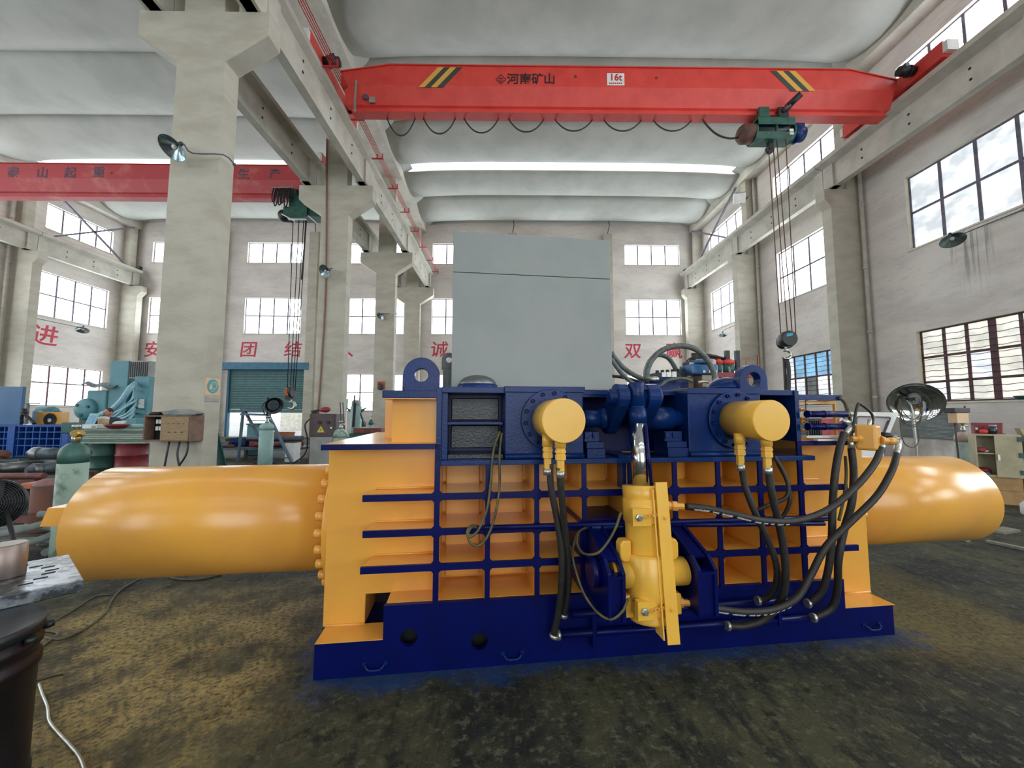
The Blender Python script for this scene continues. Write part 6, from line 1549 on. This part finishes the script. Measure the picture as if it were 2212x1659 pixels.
o = ct('glass_jar', 'dark glass jar with pale lid in front of the wooden box', 'jar', .25, .06, ZC); MB().lathe((0, 0, 0), (0, 0, 1), [(.05, 0), (.055, .015), (.055, .11), (.045, .135)], 20).build('jar_body', M['jar'], o); MB().cyl((0, 0, .135), (0, 0, .165), .047, None, 18).build('jar_lid', M['gasw'], o)
o = ct('red_tin', 'crumpled red tin beside the dark glass jar', 'tin', .14, .06, ZC); MB().ball((0, 0, .045), .05, (1.2, 1, .9), 12, 7).build('tin_body', M['red'], o); MB().cyl((0.0, 0, .085), (0, 0, .1), .025, None, 10).build('tin_cap', M['dkred'], o)
sc2 = ct('metal_cabinet', 'second cream cabinet cut off by the right edge', 'cabinet', .60, .02, .302)
MB().box(0, .5, 0, .3, 0, .93).build('cabinet_case', M['cream'], sc2)
for z in (.12, .42, .68): MB().box(.03, .47, -.015, 0, z, z + .2).build('drawer', M['greybox'], sc2, bev=.01); MB().box(.2, .35, -.03, -.015, z + .09, z + .11).build('drawer_handle', M['black'], sc2)
o = ct('plastic_tray', 'mint green plastic tray at the right end of the cabinets', 'tray', .72, .15, 1.233); MB().prism([(-.09, 0), (.3, 0), (.33, .11), (-.11, .11)], 'xz', -.1, .1).build('tray_body', M['bgreen'], o, bev=.01); MB().prism([(-.12, .0), (-.095, .0), (-.115, .12), (-.16, .12)], 'xz', -.1, .1).build('tray_side', M['cream'], o)
wb = thing('plastic_jug', 'white plastic jug on the floor at the right edge', 'jug', floor_pt(2222, 1112)); MB().lathe((0, 0, 0), (0, 0, 1), [(.07, 0), (.08, .02), (.08, .16), (.03, .22), (.03, .25)], 18).build('jug_body', M['white'], wb); MB().cyl((0, 0, .25), (0, 0, .27), .034, None, 12).build('jug_cap', M['blue'], wb)
for x0, y0, x1, y1, w_, lb in ((2132, 1172, 2225, 1192, .07, 'long pale metal strip on the floor at the right'), (2150, 1152, 2186, 1146, .16, 'flat grey metal plate on the floor behind the right press cylinder'), (2078, 1168, 2092, 1172, .05, 'tiny pale scrap of metal on the floor at the right')):
    a, b = floor_pt(x0, y0), floor_pt(x1, y1); a.z = b.z = .018
    o = thing('metal_strip', lb, 'metal strip', (a + b) / 2); MB().bar((a - b) / 2, (b - a) / 2, w_, .03).build('strip_body', M['zinc'], o)
bw = thing('green_bowl', 'small green bowl on the sill of the near right window', 'bowl', PX(2206, 885, 13.34))
bw.location = (13.37, PX(2206, 885, 13.37).y, 1.982)
MB().lathe((0, 0, 0), (0, 0, 1), [(.05, 0), (.1, .06), (.12, .1), (.11, .1), (.08, .05), (.02, .02)], 20).build('bowl_body', M['dkgreen'], bw)
# -- cables lying on the floor at the left
def floor_cable(lb, pts, r, m):
    p3 = [floor_pt(x, y) for x, y in pts]
    for q in p3: q.z = r
    c = p3[0].copy(); c.z = 0
    o = thing('floor_cable', lb, 'cable', c); MB().tube([q - c for q in p3], r, 7, 6).build('cable_sheath', m, o)
floor_cable('brown cable curving from under the left press cylinder to the near left', [(300, 1252), (262, 1275), (240, 1300), (228, 1325), (200, 1350), (165, 1370), (130, 1383), (100, 1380), (85, 1372), (88, 1366), (120, 1368), (122, 1376), (95, 1395), (70, 1420)], .008, M['cable'])
floor_cable('thin cable running straight across the yellow overspray', [(238, 1286), (205, 1290), (160, 1318), (115, 1345), (85, 1365), (60, 1372)], .006, M['cable'])
floor_cable('short cable loop under the middle of the left press cylinder', [(365, 1248), (385, 1253), (420, 1254), (450, 1250), (480, 1243)], .009, M['cable'])
floor_cable('pale twisted cable at the bottom left edge', [(84, 1480), (90, 1500), (102, 1530), (106, 1560), (125, 1585), (150, 1612), (172, 1640), (186, 1680)], .007, M['zinc'])
floor_cable('dark wire near the black pipe drum', [(60, 1476), (90, 1470), (115, 1462), (135, 1459)], .005, M['black'])
